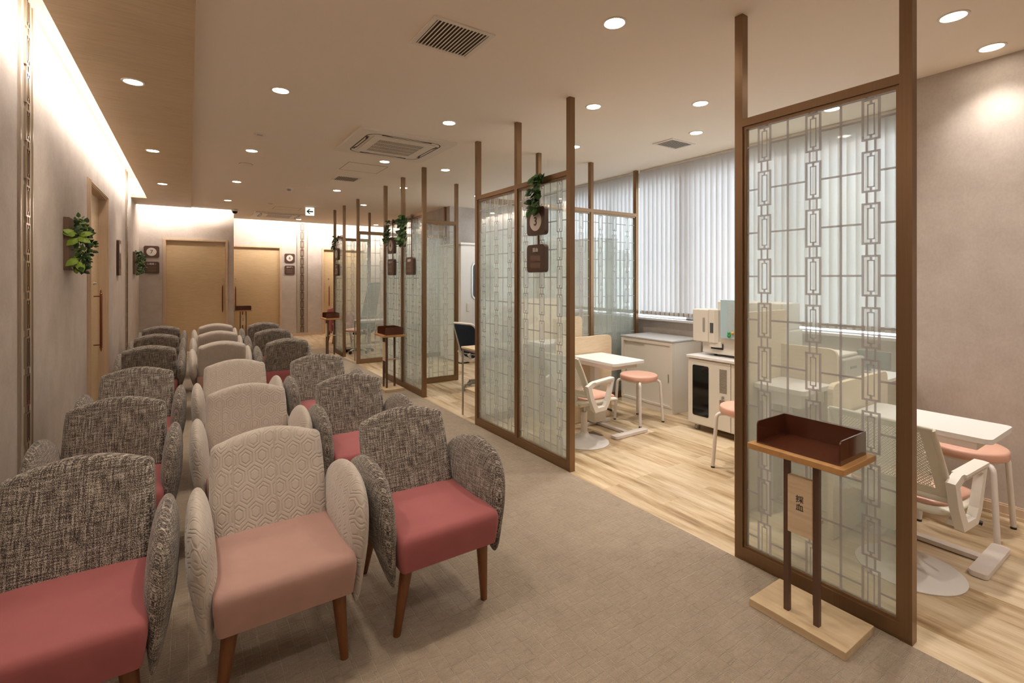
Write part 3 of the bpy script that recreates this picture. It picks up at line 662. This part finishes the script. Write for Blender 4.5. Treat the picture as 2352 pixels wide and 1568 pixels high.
tray((1.962, 8.42, .656), 'dark brown tray on the stand before the farthest screen')
dup(st, (.93, 11.62, 0), -PI/2+PI, 'wooden tray stand in front of the door beside sign number 6'); tray((.93, 11.62, .65), 'dark brown tray on the stand in front of the back door', PI/2)
# ---------------------------------------------------------------- signs
def sign_body(b, face, w, h, zc, d, r=.028):
    pts = rrect(-w/2, w/2, zc-h/2, zc+h/2, r, 5)
    return b
def sign(name, loc, facing, num, txt, label, hang=0, lower=True, upper=True, d=.035, w=.215):
    t = thing('room_sign', label, 'sign', loc, 0, 'brown rounded room signs')
    put = {'-y': lambda a, z, q: (a, -q, z), '-x': lambda a, z, q: (-q, -a, z), '+x': lambda a, z, q: (q, a, z)}[facing]
    def plate(zc, nm):
        pts = rrect(-w/2, w/2, zc-w*.47, zc+w*.47, .028, 5); v = Vector(put(0, 0, d))-Vector(put(0, 0, 0))
        return MB().ngon([put(a, z, 0) for a, z in pts], v).build(nm, 'sign', t)
    if upper:
        p = plate(.135, 'number_plate'); v = Vector(put(0, 0, .001))
        MB().ngon([put(.07*math.cos(2*PI*k/36), .135+.07*math.sin(2*PI*k/36), d) for k in range(36)], v).build('disc', 'disc', p)
        if num: text(num, .085, 'ink', p, facing, put(0, .132, d+.0025), 'number', bold=.0006)
    if lower:
        p = plate(-.135, 'name_plate')
        if txt: text(txt, .034, 'pale', p, facing, put(0, -.075, d+.002), 'lettering', bold=.0003)
        for zc in (-.135, -.185):
            a, c = put(-.062, zc-.020, d), put(.062, zc+.020, d+.0012)
            MB().box(min(a[0], c[0]), max(a[0], c[0]), min(a[1], c[1]), max(a[1], c[1]), min(a[2], c[2]), max(a[2], c[2])).build('insert', 'signlit', p)
    if hang:
        b = MB(); a, c = put(-.009, -.06, .004), put(.009, hang, .010)
        b.box(min(a[0], c[0]), max(a[0], c[0]), min(a[1], c[1]), max(a[1], c[1]), -.06, hang)
        a, c = put(-.011, hang-.04, -.006), put(.011, hang+.012, .012)
        b.box(min(a[0], c[0]), max(a[0], c[0]), min(a[1], c[1]), max(a[1], c[1]), hang-.045, hang+.002)
        b.build('hanger_strap', 'sign', t)
    return t
SX = XS-.028
sign('s3', (SX, 2.825, 1.585), '-x', '3', '採血', 'brown hanging sign with the number 3', hang=.46, w=.215)
sign('s4', (SX, 5.87, 1.585), '-x', '4', '心エコー', 'brown hanging sign with the number 4, in front of the middle distance screen', hang=.46)
sign('s4b', (SX, 5.25, 1.585), '-x', '', '処置室', 'single brown hanging sign with lettering right of the number 4 sign', hang=.46, upper=False)
sign('s5', (SX, 8.56, 1.595), '-x', '5', '診察室', 'brown hanging sign on the farthest screen', hang=.45)
sign('s7', (-.547, YB7, 1.635), '-y', '7', '心電図 1', 'brown wall sign with the number 7 beside the left back door', d=.02)
sign('s6', (1.895, YB6, 1.645), '-y', '6', '診察室 1', 'brown wall sign with the number 6 right of the second back door', d=.02)
t = thing('room_sign', 'tall brown wall board seen edge-on on the left wall', 'sign', (XL, 7.42, 1.555), 0)
MB().ngon([(0, y, z) for y, z in rrect(-.10, .10, -.21, .21, .02)], (.026, 0, 0)).build('board', 'sign', t)
MB().lathe([(.06, .026), (.06, .027), (0, .027)], (0, 0, 0), 32, 'x').build('disc', 'disc', t).location = (0, 0, .11)
MB().box(.026, .0275, -.06, .06, -.13, -.02).build('insert', 'signlit', t)
# ---------------------------------------------------------------- greenery
def ivy(y, z, label, n, w_, hgt, mats, big=.05, seed=1):
    rnd = random.Random(seed); t = thing('ivy_vine', label, 'hanging plant', (SX-.02, y, z), 0, 'artificial ivy hung on the screens')
    b = MB(); tips = []
    for k in range(4):
        p = Vector((rnd.uniform(-.01, .0), rnd.uniform(-.02, .03), 0)); pts = [p.copy()]
        for q in range(6): p = p+Vector((rnd.uniform(-.012, .004), rnd.uniform(-.016, .016), -hgt/6*(.7+.3*rnd.random()))); pts.append(p.copy())
        tips += pts; b.tube(pts, .0015, 5)
    b.build('stem', 'stem', t)
    b = MB()
    for k in range(n):
        p = rnd.choice(tips)+Vector((rnd.uniform(-.03, .008), rnd.gauss(0, w_), rnd.uniform(-.02, .02)))
        d = Vector((rnd.uniform(-.8, -.1), rnd.uniform(-1, 1), rnd.uniform(-1.2, .3))); L = big*rnd.uniform(.7, 1.2)
        b.leaf(p, d, (-1, rnd.uniform(-.5, .5), .5), L, L*.9, rnd.randrange(len(mats)))
    b.build('leaves', mats, t)
ivy(2.80, 2.05, 'dark green ivy hanging over the number 3 sign', 95, .028, .27, ['leafg', 'leafd', 'leafd', 'leafg'], .052, 3)
ivy(5.92, 2.03, 'ivy hanging over the number 4 sign', 70, .03, .30, ['leafd', 'leafg'], .045, 4)
ivy(5.42, 2.03, 'broad leaved ivy between the two middle distance signs', 80, .045, .36, ['leafd', 'leafg'], .07, 5)
ivy(8.62, 2.02, 'small ivy hanging above the farthest hanging sign', 50, .04, .24, ['leafd', 'leafg'], .055, 6)
def wallplant(loc, facing, label, seed, W, Hh, pals):
    rnd = random.Random(seed); t = thing('green_wall_planter', label, 'wall plant', loc, 0, 'leafy wall planters on the left wall')
    MB().box(0, .030, -W/2, W/2, -Hh/2, Hh/2, .002).build('planter_frame', 'planter', t)
    b = MB()
    for k in range(420):
        y = rnd.uniform(-W/2, W/2); z = rnd.uniform(-Hh/2, Hh/2); zn = z/(Hh/2); dep = .03+.095*(1-(.6*zn)**2)*rnd.random()
        mi = rnd.choice([0, 1, 1, 3, 3, 2, 2]); L = {0: .030, 1: .035, 2: .028, 3: .045}[mi]*rnd.uniform(.6, 1.2)
        b.leaf((dep, y, z), (rnd.uniform(-.2, 1), rnd.uniform(-.9, .3), rnd.uniform(-.9, .9)), (.3, -1, .6), L, L*(.35 if mi == 2 else .65), mi)
    for (y, z, dx, dz) in pals: b.leaf((.075, y, z), (dx, -.25, dz), (.2, -1, .7), .085, .055, 0)
    b.build('foliage', ['leafl', 'leafg', 'leafp', 'leafd'], t)
wallplant((XL, 4.60, 1.545), '+x', 'leafy wall planter on the left wall before the sliding door', 11, .30, .365, [(-.15, .07, -1, .05), (-.15, .065, -.8, .35), (-.14, .07, 1, .1), (-.15, .05, .7, -.35), (-.15, .045, -.7, -.7), (-.15, -.10, -.6, -.5), (-.14, -.12, .4, -1)])
wallplant((XL, 9.50, 1.55), '+x', 'small leafy wall planter in the far left corner beside sign number 7', 12, .40, .34, [])
# ---------------------------------------------------------------- pull-up tables with T foot
def roundbox(b, x0, x1, y0, y1, z0, z1, r):
    b.ngon([(a, c, z0) for a, c in rrect(x0, x1, y0, y1, r, 5)], (0, 0, z1-z0)); return b
def t_table(x0, x1, y0, y1, z, label):
    cx = (x0+x1)/2; t = thing('side_table', label, 'table', (cx, y0, 0), 0, 'small white T-foot tables'); w = (x1-x0)/2; L = y1-y0
    roundbox(MB(), -w, w, 0, L, z-.022, z, .028).build('tabletop', 'whitetop', t)
    MB().box(-w+.03, w-.05, .05, L-.02, z-.062, z-.022, .004).build('under_tray', 'whitemetal', t)
    MB().box(.005, .065, L-.10, L-.04, .03, z-.06, .004).build('column', 'whitemetal', t)
    MB().box(-.035, .105, L-.14, L-.012, .03, .34, .006).build('column_cover', 'cream', t)
    b = MB(); roundbox(b, -.14, .245, .02, .085, .004, .026, .018); roundbox(b, .025, .07, .06, L-.06, .0055, .0252, .008); roundbox(b, -.09, .215, L-.10, L-.05, .004, .026, .018); b.build('foot', 'whitemetal', t)
    return t
t_table(2.82, 3.19, 2.76, 3.285, .62, 'small white table with a T-shaped foot behind the number 3 screen')
t_table(2.81, 3.17, .575, 1.10, .62, 'white table at the right edge above the oval peach seat')
def worktable(x0, x1, y0, y1, z, label):
    t = thing('work_table', label, 'table', ((x0+x1)/2, y0, 0), 0, 'white work tables inside the wooden booths'); w = (x1-x0)/2; L = y1-y0
    roundbox(MB(), -w, w, 0, L, z-.024, z, .02).build('tabletop', 'whitetop', t)
    MB().box(-w+.03, w-.03, .03, L-.02, z-.10, z-.024).build('under_tray', 'cream', t)
    for s in (-1, 1): MB().box(s*(w-.05)-.015, s*(w-.05)+.015, L-.08, L-.04, 0, z-.024).build('leg', 'whitemetal', t)
def panel(axis, f0, f1, a0, a1, z1, label, r=.04, corners=(1, 1)):
    t = thing('wooden_privacy_panel', label, 'partition panel', ((a0+a1)/2, f0, 0) if axis == 'x' else (f0, (a0+a1)/2, 0), 0, 'pale wooden desk panels'); h = (a1-a0)/2
    P = [(-h, .005), (h, .005)]
    P += [(h-r+r*math.cos(a), z1-r+r*math.sin(a)) for a in (0, .4, .8, 1.2, 1.57)] if corners[1] else [(h, z1)]
    P += [(-h+r+r*math.cos(a), z1-r+r*math.sin(a)) for a in (1.57, 1.95, 2.35, 2.75, 3.14)] if corners[0] else [(-h, z1)]
    d = f1-f0
    if axis == 'x': MB().ngon([(a, 0, z) for a, z in P], (0, d, 0)).build('board', 'maple', t)
    else: MB().ngon([(0, a, z) for a, z in P], (d, 0, 0)).build('board', 'maple', t)
for dy, who in ((0, 'behind the number 3 screen'), (-2.185, 'behind the nearest glass screen')):
    panel('x', 3.30+dy, 3.325+dy, 2.66, 3.335, .775, f'low pale wood panel at the back of the T-foot table {who}')
    panel('x', 3.700+dy, 3.722+dy, 2.495, 3.00, 1.115, f'tall pale wood panel closing the booth {who}', corners=(0, 0))
    panel('y', 2.945, 2.965, 3.40+dy, 3.70+dy, .915, f'short pale wood divider with a rounded end {who}', corners=(1, 0))
    worktable(2.63, 2.94, 3.42+dy, 3.695+dy, .72, f'left white work table in the booth {who}')
    worktable(2.97, 3.34, 3.335+dy, 3.69+dy, .715, f'right white work table in the booth {who}')
panel('x', 3.735, 3.76, 3.03, 3.355, .92, 'pale wood end panel against the three bay glass screen', corners=(0, 1))
# desktop printer behind the near screen
t = thing('desktop_printer', 'grey beige desktop printer with a slot behind the nearest glass screen', 'printer', (3.20, 1.36, .715))
MB().box(-.12, .14, -.13, .12, 0, .13, .01, 3).build('body', 'grey', t); MB().box(-.05, .03, -.1315, -.13, .07, .085).build('slot', 'black', t); MB().box(-.11, .13, -.10, .10, .13, .15, .008).build('lid', 'cabside', t)
t = thing('monitor', 'small dark desktop screen on the side desk behind the nearest glass screen', 'monitor', (3.56, 1.30, .715))
MB().box(-.02, .0, -.13, .05, .03, .14, .006).build('screen', 'darkgrey', t); MB().box(-.012, .012, -.02, .02, .01, .04).build('neck', 'grey', t); MB().box(-.06, .06, -.07, .07, 0, .012, .004).build('foot', 'grey', t)
t = thing('side_desk', 'pale wood desk carrying the small dark screen near the right wall', 'desk', (3.52, 1.3, 0))
MB().box(-.16, .18, -.17, .28, .695, .715, .003).build('desktop', 'whitetop', t); MB().box(-.16, -.14, -.17, .28, 0, .695).build('side_panel', 'maple', t); MB().box(.16, .18, -.17, .28, 0, .695).build('side_panel', 'maple', t)
# ---------------------------------------------------------------- stools
def stool_proto():
    t = thing('round_stool', '', 'stool', (0, 0, 0), 0, 'peach topped stools with white tube legs')
    MB().lathe([(0, .384), (.155, .384), (.165, .387), (.168, .393), (.168, .420), (.165, .428), (.158, .432), (.11, .436), (0, .438)], n=48).build('seat', 'peach', t, 50)
    MB().lathe([(0, .366), (.125, .366), (.145, .376), (.15, .386), (0, .386)], n=40).build('seat_shell', 'cream', t, 40)
    for sx in (-1, 1):
        for sy in (-1, 1):
            P = [(sx*.06, sy*.06, .375)]+[(sx*(.115+.02*math.sin(a)), sy*(.115+.02*math.sin(a)), .345+.03*math.cos(a)) for a in (0, .5, 1.0, 1.57)]+[(sx*.152, sy*.152, .01)]
            l = MB().tube(P, .0125, 12).build('leg', 'whitemetal', t, 50); MB().tube([(sx*.152, sy*.152, .0), (sx*.152, sy*.152, .012)], .0128, 12).build('foot_cap', 'black', l, 50)
    return t
so = stool_proto(); so.location = (3.435, 3.055, 0); so['label'] = 'round peach stool in front of the white sliding cabinet'
dup(so, (3.16, 1.86, 0), .0, 'round peach stool cut by the post of the nearest screen, before the wheeled cart')
s3 = dup(so, (3.42, .80, 0), 0, 'round peach stool under the white table at the right edge')
# ---------------------------------------------------------------- nurse chairs
def perforated(b, y0, y1, z0, z1, xf, step=.0125):
    """perforated shell drawn as a diagonal lattice of thin ribs, so the holes are real"""
    W, Hh = y1-y0, z1-z0
    for sg in (1, -1):
        c = -Hh
        while c < W:
            P = []
            for k in range(13):
                q = k/12*Hh; y = c+q
                if -.0001 <= y <= W+.0001: yy = y0+y if sg > 0 else y1-y; P.append((xf(yy, z0+q), yy, z0+q))
            if len(P) > 1: b.tube(P, .0024, 4, False)
            c += step
def swivel(label, loc, rz):
    """faces +x in its own frame: pedestal on a disc, mesh back, loop arms"""
    t = thing('swivel_chair', label, 'office chair', loc, rz, 'white shell chairs with peach seats')
    MB().lathe([(.195, 0), (.197, .006), (.17, .016), (.10, .030), (.055, .048), (.034, .075), (.028, .085)], n=56).build('disc_base', 'whitetop', t, 60)
    MB().tube([(0, 0, .08), (0, 0, .235)], .026, 20).tube([(0, 0, .235), (0, 0, .243)], .027, 20).build('column', 'whitemetal', t, 50)
    MB().tube([(0, 0, .243), (0, 0, .30)], .012, 14).build('gas_lift', 'steel', t, 50)
    MB().box(-.10, .09, -.055, .055, .295, .330, .01).build('mechanism', 'cream', t)
    MB().tube([(.02, -.05, .31), (.05, -.16, .30)], .003, 6).tube([(.05, -.16, .30), (.075, -.225, .285)], [.006, .010], 8).build('tilt_lever', 'black', t, 50)
    S2 = MB()
    S2.puff(rrect(-.19, .22, -.205, .205, .08, 6), .020, 6, lambda x, y, d: (x, y, .355+d+.012*(1-(x/.22)**2)-.015*max(0, (x-.12)/.1)), rs=(1, .98, .95, .88, .7, .4)); S2.build('seat_shell', 'cream', t, 180)
    b = MB(); b.puff(rrect(-.165, .205, -.185, .185, .08, 6), .022, 5, lambda x, y, d: (x, y, .378+d+.010*(1-(x/.2)**2)-.02*max(0, (x-.12)/.1)), rs=(1, .98, .95, .88, .7, .4)); b.build('seat', 'peach', t, 180)
    xf = lambda y, z: -.17-.13*((z-.40)/.32)**1.2*1.0 + .10*(y/.21)**2*.35 if z > .40 else -.17+.035*(y/.21)**2
    b = MB()
    hw = lambda z: .205-.015*max(0, (z-.42)/.3)
    z0, z1 = .415, .712
    L = [(xf(-hw(z), z), -hw(z), z) for z in [z0+(z1-z0)*k/8 for k in range(9)]]; R = [(x, -y, z) for x, y, z in L]
    top = [(xf(y, z1), y, z1+.008*(1-(y/.19)**2)) for y in [-.19+.38*k/10 for k in range(11)]]
    bot = [(xf(y, z0), y, z0) for y in [-.205+.41*k/10 for k in range(11)]]
    b.tube(L, .010, 8).tube(R, .010, 8).tube(top, .009, 8).tube(bot, .014, 8)
    n0 = 6
    for s in (-1, 1):   # broad solid side margins
        for k in range(8):
            za, zb = z0+(z1-z0)*k/8, z0+(z1-z0)*(k+1)/8
            q = [(xf(s*hw(za), za), s*hw(za), za), (xf(s*(hw(za)-.04), za), s*(hw(za)-.04), za), (xf(s*(hw(zb)-.04), zb), s*(hw(zb)-.04), zb), (xf(s*hw(zb), zb), s*hw(zb), zb)]
            b.ngon(q, (-.005, 0, 0))
    for k in range(10):   # solid lower and upper bands
        ya, yb = -.175+.35*k/10, -.175+.35*(k+1)/10
        for za, zb in ((.415, .458), (.695, .712)): b.ngon([(xf(ya, za), ya, za), (xf(yb, za), yb, za), (xf(yb, zb), yb, zb), (xf(ya, zb), ya, zb)], (-.004, 0, 0))
    b.build('back_frame', 'cream', t, 60)
    b = MB(); perforated(b, -.166, .166, .455, .698, lambda y, z: xf(y, z)+.001); b.build('back_mesh', 'cream', t)
    b = MB(); b.box(-.19, -.165, -.10, .10, .33, .42, .008); b.build('back_bracket', 'cream', t)
    for s in (-1, 1):
        y = s*.222
        O = [(-.125, .302), (-.175, .40), (-.205, .505), (-.15, .530), (.075, .545), (.088, .528), (.035, .36), (.0, .308)]
        I = [(-.095, .335), (-.138, .41), (-.165, .485), (-.13, .503), (.045, .514), (.052, .503), (.002, .37), (-.022, .335)]
        b = MB()
        for k in range(8):
            l_ = (k+1) % 8; q = [(x, y-.016, z) for x, z in (O[k], O[l_], I[l_], I[k])]; b.ngon(q, (0, .032, 0))
        b.ngon([(x, y_, .545 if x > 0 else .531) for x, y_ in ((-.13, y-.024), (.078, y-.024), (.085, y), (.078, y+.024), (-.13, y+.024))], (0, 0, -.012))
        b.box(-.13, -.01, min(y, y-s*.04), max(y, y-s*.04), .312, .338, .005); b.build('armrest', 'white', t, 60)
    return t
swivel('white shell swivel chair with a peach seat behind the number 3 screen', (2.625, 2.90, 0), math.radians(4))
swivel('white shell swivel chair with a peach seat at the right, behind the nearest screen', (2.69, .82, 0), math.radians(-6))
# ---------------------------------------------------------------- cabinet under the window
t = thing('sliding_door_cabinet', 'low cream cabinet with two sliding doors under the window blinds', 'cabinet', (3.84, 3.0, 0))
MB().box(.03, .45, 0, .655, .0, .69, .002).build('carcass', 'cabinet', t)
MB().box(-.006, .456, -.006, .662, .692, .706, .002).build('cabinet_top', 'greytop', t)
b = MB(); b.box(0, .03, 0, .03, .055, .69).box(0, .03, .625, .655, .055, .69).box(0, .03, .03, .625, .655, .69).box(0, .03, .03, .625, .055, .075); b.build('face_frame', 'cabinet', t)
MB().box(.004, .028, 0, .655, 0, .055).build('plinth', 'cabinet', t)
d = MB().box(.008, .020, .03, .345, .075, .655).build('sliding_door', 'cabinet', t); MB().box(.004, .009, .045, .055, .30, .38, .002).build('handle', 'steel', d)
d = MB().box(.020, .029, .335, .625, .075, .655).build('sliding_door', 'cabinet', t); MB().box(.016, .021, .60, .61, .30, .38, .002).build('handle', 'steel', d)
# ---------------------------------------------------------------- wheeled cart with equipment
t = thing('wheeled_equipment_cart', 'cream wheeled cart with smoked window and louvres beside the sliding cabinet', 'cart', (3.62, 1.86, 0))
MB().box(.012, .45, 0, .80, .055, .62, .004).build('body', 'cabinet', t); MB().box(-.012, .46, -.012, .812, .622, .645, .003).build('cart_top', 'whitetop', t)
for (a, c) in ((.404, .80), (0, .398)):
    d = MB().box(0, .012, a, c, .065, .612, .002).build('door', 'cabinet', t); w0, w1 = ((.60, .755) if a > .3 else (.045, .20))
    MB().ngon([(-.002, y, z) for y, z in rrect(w0, w1, .135, .565, .014)], (.003, 0, 0)).build('window', 'blackglass', d)
    l0, l1 = ((.435, .50) if a > .3 else (.30, .365)); b = MB()
    for k in range(20): b.box(-.0015, .001, l0, l1, .37+k*.0098, .3742+k*.0098)
    for k in range(8): b.box(-.0015, .001, l0, l1, .235+k*.0098, .2392+k*.0098)
    b.build('louvres', 'ventdark', d); b = MB(); yy = (l0+l1)/2; b.lathe([(.010, 0), (.010, -.006), (.005, -.007), (.005, -.016), (0, -.017)], (0, yy, .335), 14, 'x').box(-.02, -.012, yy-.003, yy+.003, .31, .345); b.build('latch', 'steel', d, 40)
for x, y in ((.05, .06), (.05, .74), (.40, .06), (.40, .74)):
    c = MB().tube([(x, y-.012, .026), (x, y+.012, .026)], .026, 18).build('caster', 'grey', t, 50); MB().box(x-.018, x+.018, y-.018, y+.018, .04, .058, .003).build('caster_fork', 'cabinet', c)
t = thing('medical_analyser', 'cream tabletop device with two hatches and a pale blue front panel, on the wheeled cart', 'medical device', (3.66, 1.90, .645))
MB().box(.06, .36, 0, .69, .02, .26, .01, 3).build('base_unit', 'cabinet', t)
MB().box(.08, .36, .02, .56, .26, .47, .01, 3).build('rear_housing', 'cabinet', t)
MB().box(.052, .062, .49, .60, .062, .112).build('ink_window', 'black', t)
h1 = MB().box(.03, .20, .61, .765, .115, .395, .008, 3).build('left_hatch', 'cabinet', t)
MB().ngon([(.0275, y, z) for y, z in rrect(.645, .665, .20, .325, .0098, 6)], (.004, 0, 0)).build('sight_slot', 'grey', h1)
b = MB(); b.ngon([(x, y, .12) for x, y in ((.22, .60), (.022, .60), (.018, .57), (.018, .545), (.035, .52), (.07, .508), (.22, .508))], (0, 0, .275)); b.ngon([(x, y, .08) for x, y in ((.22, .60), (.03, .60), (.025, .56), (.04, .50), (.09, .48), (.22, .48))], (0, 0, .045)); h2 = b.build('right_hatch', 'cabinet', t)
MB().box(.0165, .02, .555, .587, .20, .285).build('display', 'darkgrey', h2)
p = MB().box(.02, .05, .27, .492, .165, .485, .003).build('blue_panel', 'bluepanel', t); b = MB()
for i in range(12):
    for j in range(26): b.box(.0185, .0202, .325+i*.0095, .329+i*.0095, .225+j*.0095, .229+j*.0095)
b.build('dimples', 'whitemetal', p)
for y, m_, q in ((.412, 'green', 1), (.380, 'yellow', 0), (.345, 'red', 1)):
    b = MB(); b.lathe([(.0, .0), (.011, 0), (.013, -.006), (.008, -.013), (0, -.015)], (.02, y, .212 if q else .214), 16, 'x')
    if q: b.lathe([(.0, .0), (.014, 0), (.016, -.006), (.011, -.013), (0, -.014)], (.02, y, .190), 16, 'x')
    b.build('button', m_, p, 50)
for y in (.10, .60): MB().tube([(.12, y, 0), (.12, y, .02)], .014, 12).build('foot', 'black', t)
# floor box lid under the T-foot table
t = thing('floor_service_lid', 'dark square floor outlet lid under the T-foot table', 'floor outlet', (2.80, 2.99, 0))
MB().box(-.06, .06, -.06, .06, 0, .003).build('lid', 'tile', t); b = MB()
b.box(-.064, .064, -.064, -.06, 0, .004).box(-.064, .064, .06, .064, 0, .004).box(-.064, -.06, -.06, .06, 0, .004).box(.06, .064, -.06, .06, 0, .004); b.build('rim', 'seam', t)
# ---------------------------------------------------------------- middle room: desk, blue chair, booth
def desk(label, x0, x1, y0, y1, z, top='maple'):
    t = thing('slim_desk', label, 'desk', ((x0+x1)/2, (y0+y1)/2, 0), 0, 'slim desks with steel legs'); a, b_ = (x1-x0)/2, (y1-y0)/2
    MB().box(-a, a, -b_, b_, z-.018, z, .002).build('desktop', top, t)
    MB().box(-a+.02, a-.02, -b_+.02, b_-.02, z-.04, z-.018).build('apron', 'steel', t)
    for sx in (-1, 1):
        for sy in (-1, 1): MB().tube([(sx*(a-.012), sy*(b_-.012), 0), (sx*(a-.012), sy*(b_-.012), z-.018)], .009, 10).build('leg', 'steel', t, 50)
    MB().box(-a+.03, a-.01, -b_+.02, b_-.02, .24, .255).build('lower_shelf', top, t); return t
desk('slim desk with a thin steel leg between the number 3 screen and the blue chair', 2.17, 2.78, 3.83, 4.14, .655)
desk('slim desk with a thin steel leg beyond the middle distance screens', 2.17, 3.0, 7.54, 7.79, .655, 'cream')
def taskchair(label, loc, rz, fab, frame, base, Hb=.80, seatm=None):
    """five star chair facing +x in its own frame"""
    t = thing('task_chair', label, 'office chair', loc, rz)
    for k in range(5):
        a = 2*PI*k/5+.3; e = (math.cos(a)*.23, math.sin(a)*.23)
        l = MB().tube([(0, 0, .085), (e[0]*.6, e[1]*.6, .078), (e[0], e[1], .062)], [.022, .016, .012], 8).build('base_arm', base, t, 60)
        px, py = -math.sin(a)*.012, math.cos(a)*.012
        MB().tube([(e[0]-px, e[1]-py, .027), (e[0]+px, e[1]+py, .027)], .027, 16).build('caster', 'grey' if base == 'grey' else 'black', l, 50)
    MB().tube([(0, 0, .07), (0, 0, .33)], .02, 14).build('column', 'black', t, 50)
    MB().box(-.09, .09, -.07, .07, .32, .36, .01).build('mechanism', 'black', t)
    MB().puff(rrect(-.20, .21, -.21, .21, .07, 6), .035, 5, lambda x, y, d: (x, y, .405+d-.01*max(0, (x-.1)/.1)), rs=(1, .98, .95, .88, .7, .4)).build('seat', seatm or fab, t, 180)
    x = lambda z: -.20-.14*(z-.42)/max(.35, Hb-.62)
    b = MB(); P = rrect(-.19, .19, .43, Hb-.015, .05, 6)
    b.puff(P, .012, 8, lambda y, z, d: (x(z)+d+.05*(y/.2)**2, y*(1-.12*(z-.43)/.35), z), rs=(1, .98, .95, .88, .7, .4)); b.build('back_mesh', fab, t, 180)
    pts = [(x(z)+.05*(y*1.06/.2)**2, y*1.06*(1-.12*(z-.43)/.35), z+(.008 if z > .6 else -.008)) for y, z in P]; b = MB(); b.tube(pts+[pts[0], pts[1]], .014, 8, False); b.build('back_frame', frame, t, 60)
    b = MB(); b.tube([(-.05, 0, .34), (-.16, 0, .35), (-.215, 0, .43)], .022, 8); b.tube([(-.23, -.17, .46), (-.20, -.10, .38), (-.17, 0, .352), (-.20, .10, .38), (-.23, .17, .46)], [.014, .024, .03, .024, .014], 8); b.build('back_support', frame, t, 60)
    return t
taskchair('white framed task chair with a navy mesh back behind the slim desk', (2.90, 4.99, 0), math.radians(14), 'navy', 'white', 'grey', .80)
t = taskchair('office chair with a tall grey back and peach seat seen through the far screens', (2.50, 8.64, 0), math.radians(125), 'darkgrey', 'darkgrey', 'white', 1.24, 'peach')
for y0, y1, lab in ((3.86, 4.55, 'tall pale storage cabinet seen through the three bay screen'), (4.56, 5.25, 'tall pale storage cabinet farther along the window wall')):
    t = thing('tall_storage_cabinet', lab, 'cabinet', (3.66, y0, 0), 0, 'tall storage cabinets by the window'); L = y1-y0
    MB().box(.02, .56, 0, L, 0, 1.60, .003).build('carcass', 'cabside', t); MB().box(-.004, .565, -.003, L+.003, 1.602, 1.63, .002).build('top', 'cabside', t)
    for k in (0, 1): d = MB().box(0, .018, k*L/2+.003, (k+1)*L/2-.003, .06, 1.59, .002).build('door', 'cabinet', t); MB().box(-.012, 0, L/2+(-.05 if k == 0 else .035), L/2+(-.035 if k == 0 else .05), .75, .90, .003).build('handle', 'steel', d)
for y0, z1, lab in ((3.92, .11, 'large pale storage box on the nearer tall cabinet'), (4.62, .12, 'pale storage box on the farther tall cabinet')):
    t = thing('storage_box', lab, 'box', (3.72, y0, 1.63)); MB().box(0, .34, 0, .45, 0, z1, .004).build('box', 'cabside', t); MB().box(-.005, .345, -.005, .455, z1, z1+.02, .003).build('lid', 'grey', t)
# hearing booth
t = thing('white_booth', 'tall white booth with a rounded window behind the blue chair', 'booth', (3.45, 6.60, 0))
MB().box(0, .76, 0, .72, .02, 1.865, .012, 3).build('shell', 'white', t); MB().box(-.008, .768, -.008, .728, 1.825, 1.835).build('top_seam', 'grey', t)
b = MB(); b.ngon([(x, -.012, z) for x, z in rrect(.19, .62, .98, 1.57, .09, 8)], (0, .014, 0)); fr = b.build('window_frame', 'steel', t)
MB().ngon([(x, -.016, z) for x, z in rrect(.215, .595, 1.005, 1.545, .07, 8)], (0, .005, 0)).build('window', 'darkgrey', fr)
MB().box(.105, .155, -.012, 0, .80, .93, .006).build('switch_box', 'cream', t); MB().tube([(.26, -.03, .70), (.26, -.03, .92)], .008, 8).build('handle', 'steel', t)
# lounge chairs seen past the far screens
t = armchair('rose armchair beyond the farthest tray stand', 'rose', 'rose', 'plain lounge armchairs'); t.location = (2.57, 10.25, 0)
t = armchair('mauve armchair seen through the screen at the end of the aisle', 'mauve', 'blush', 'plain lounge armchairs'); t.location = (3.16, 10.05, 0)
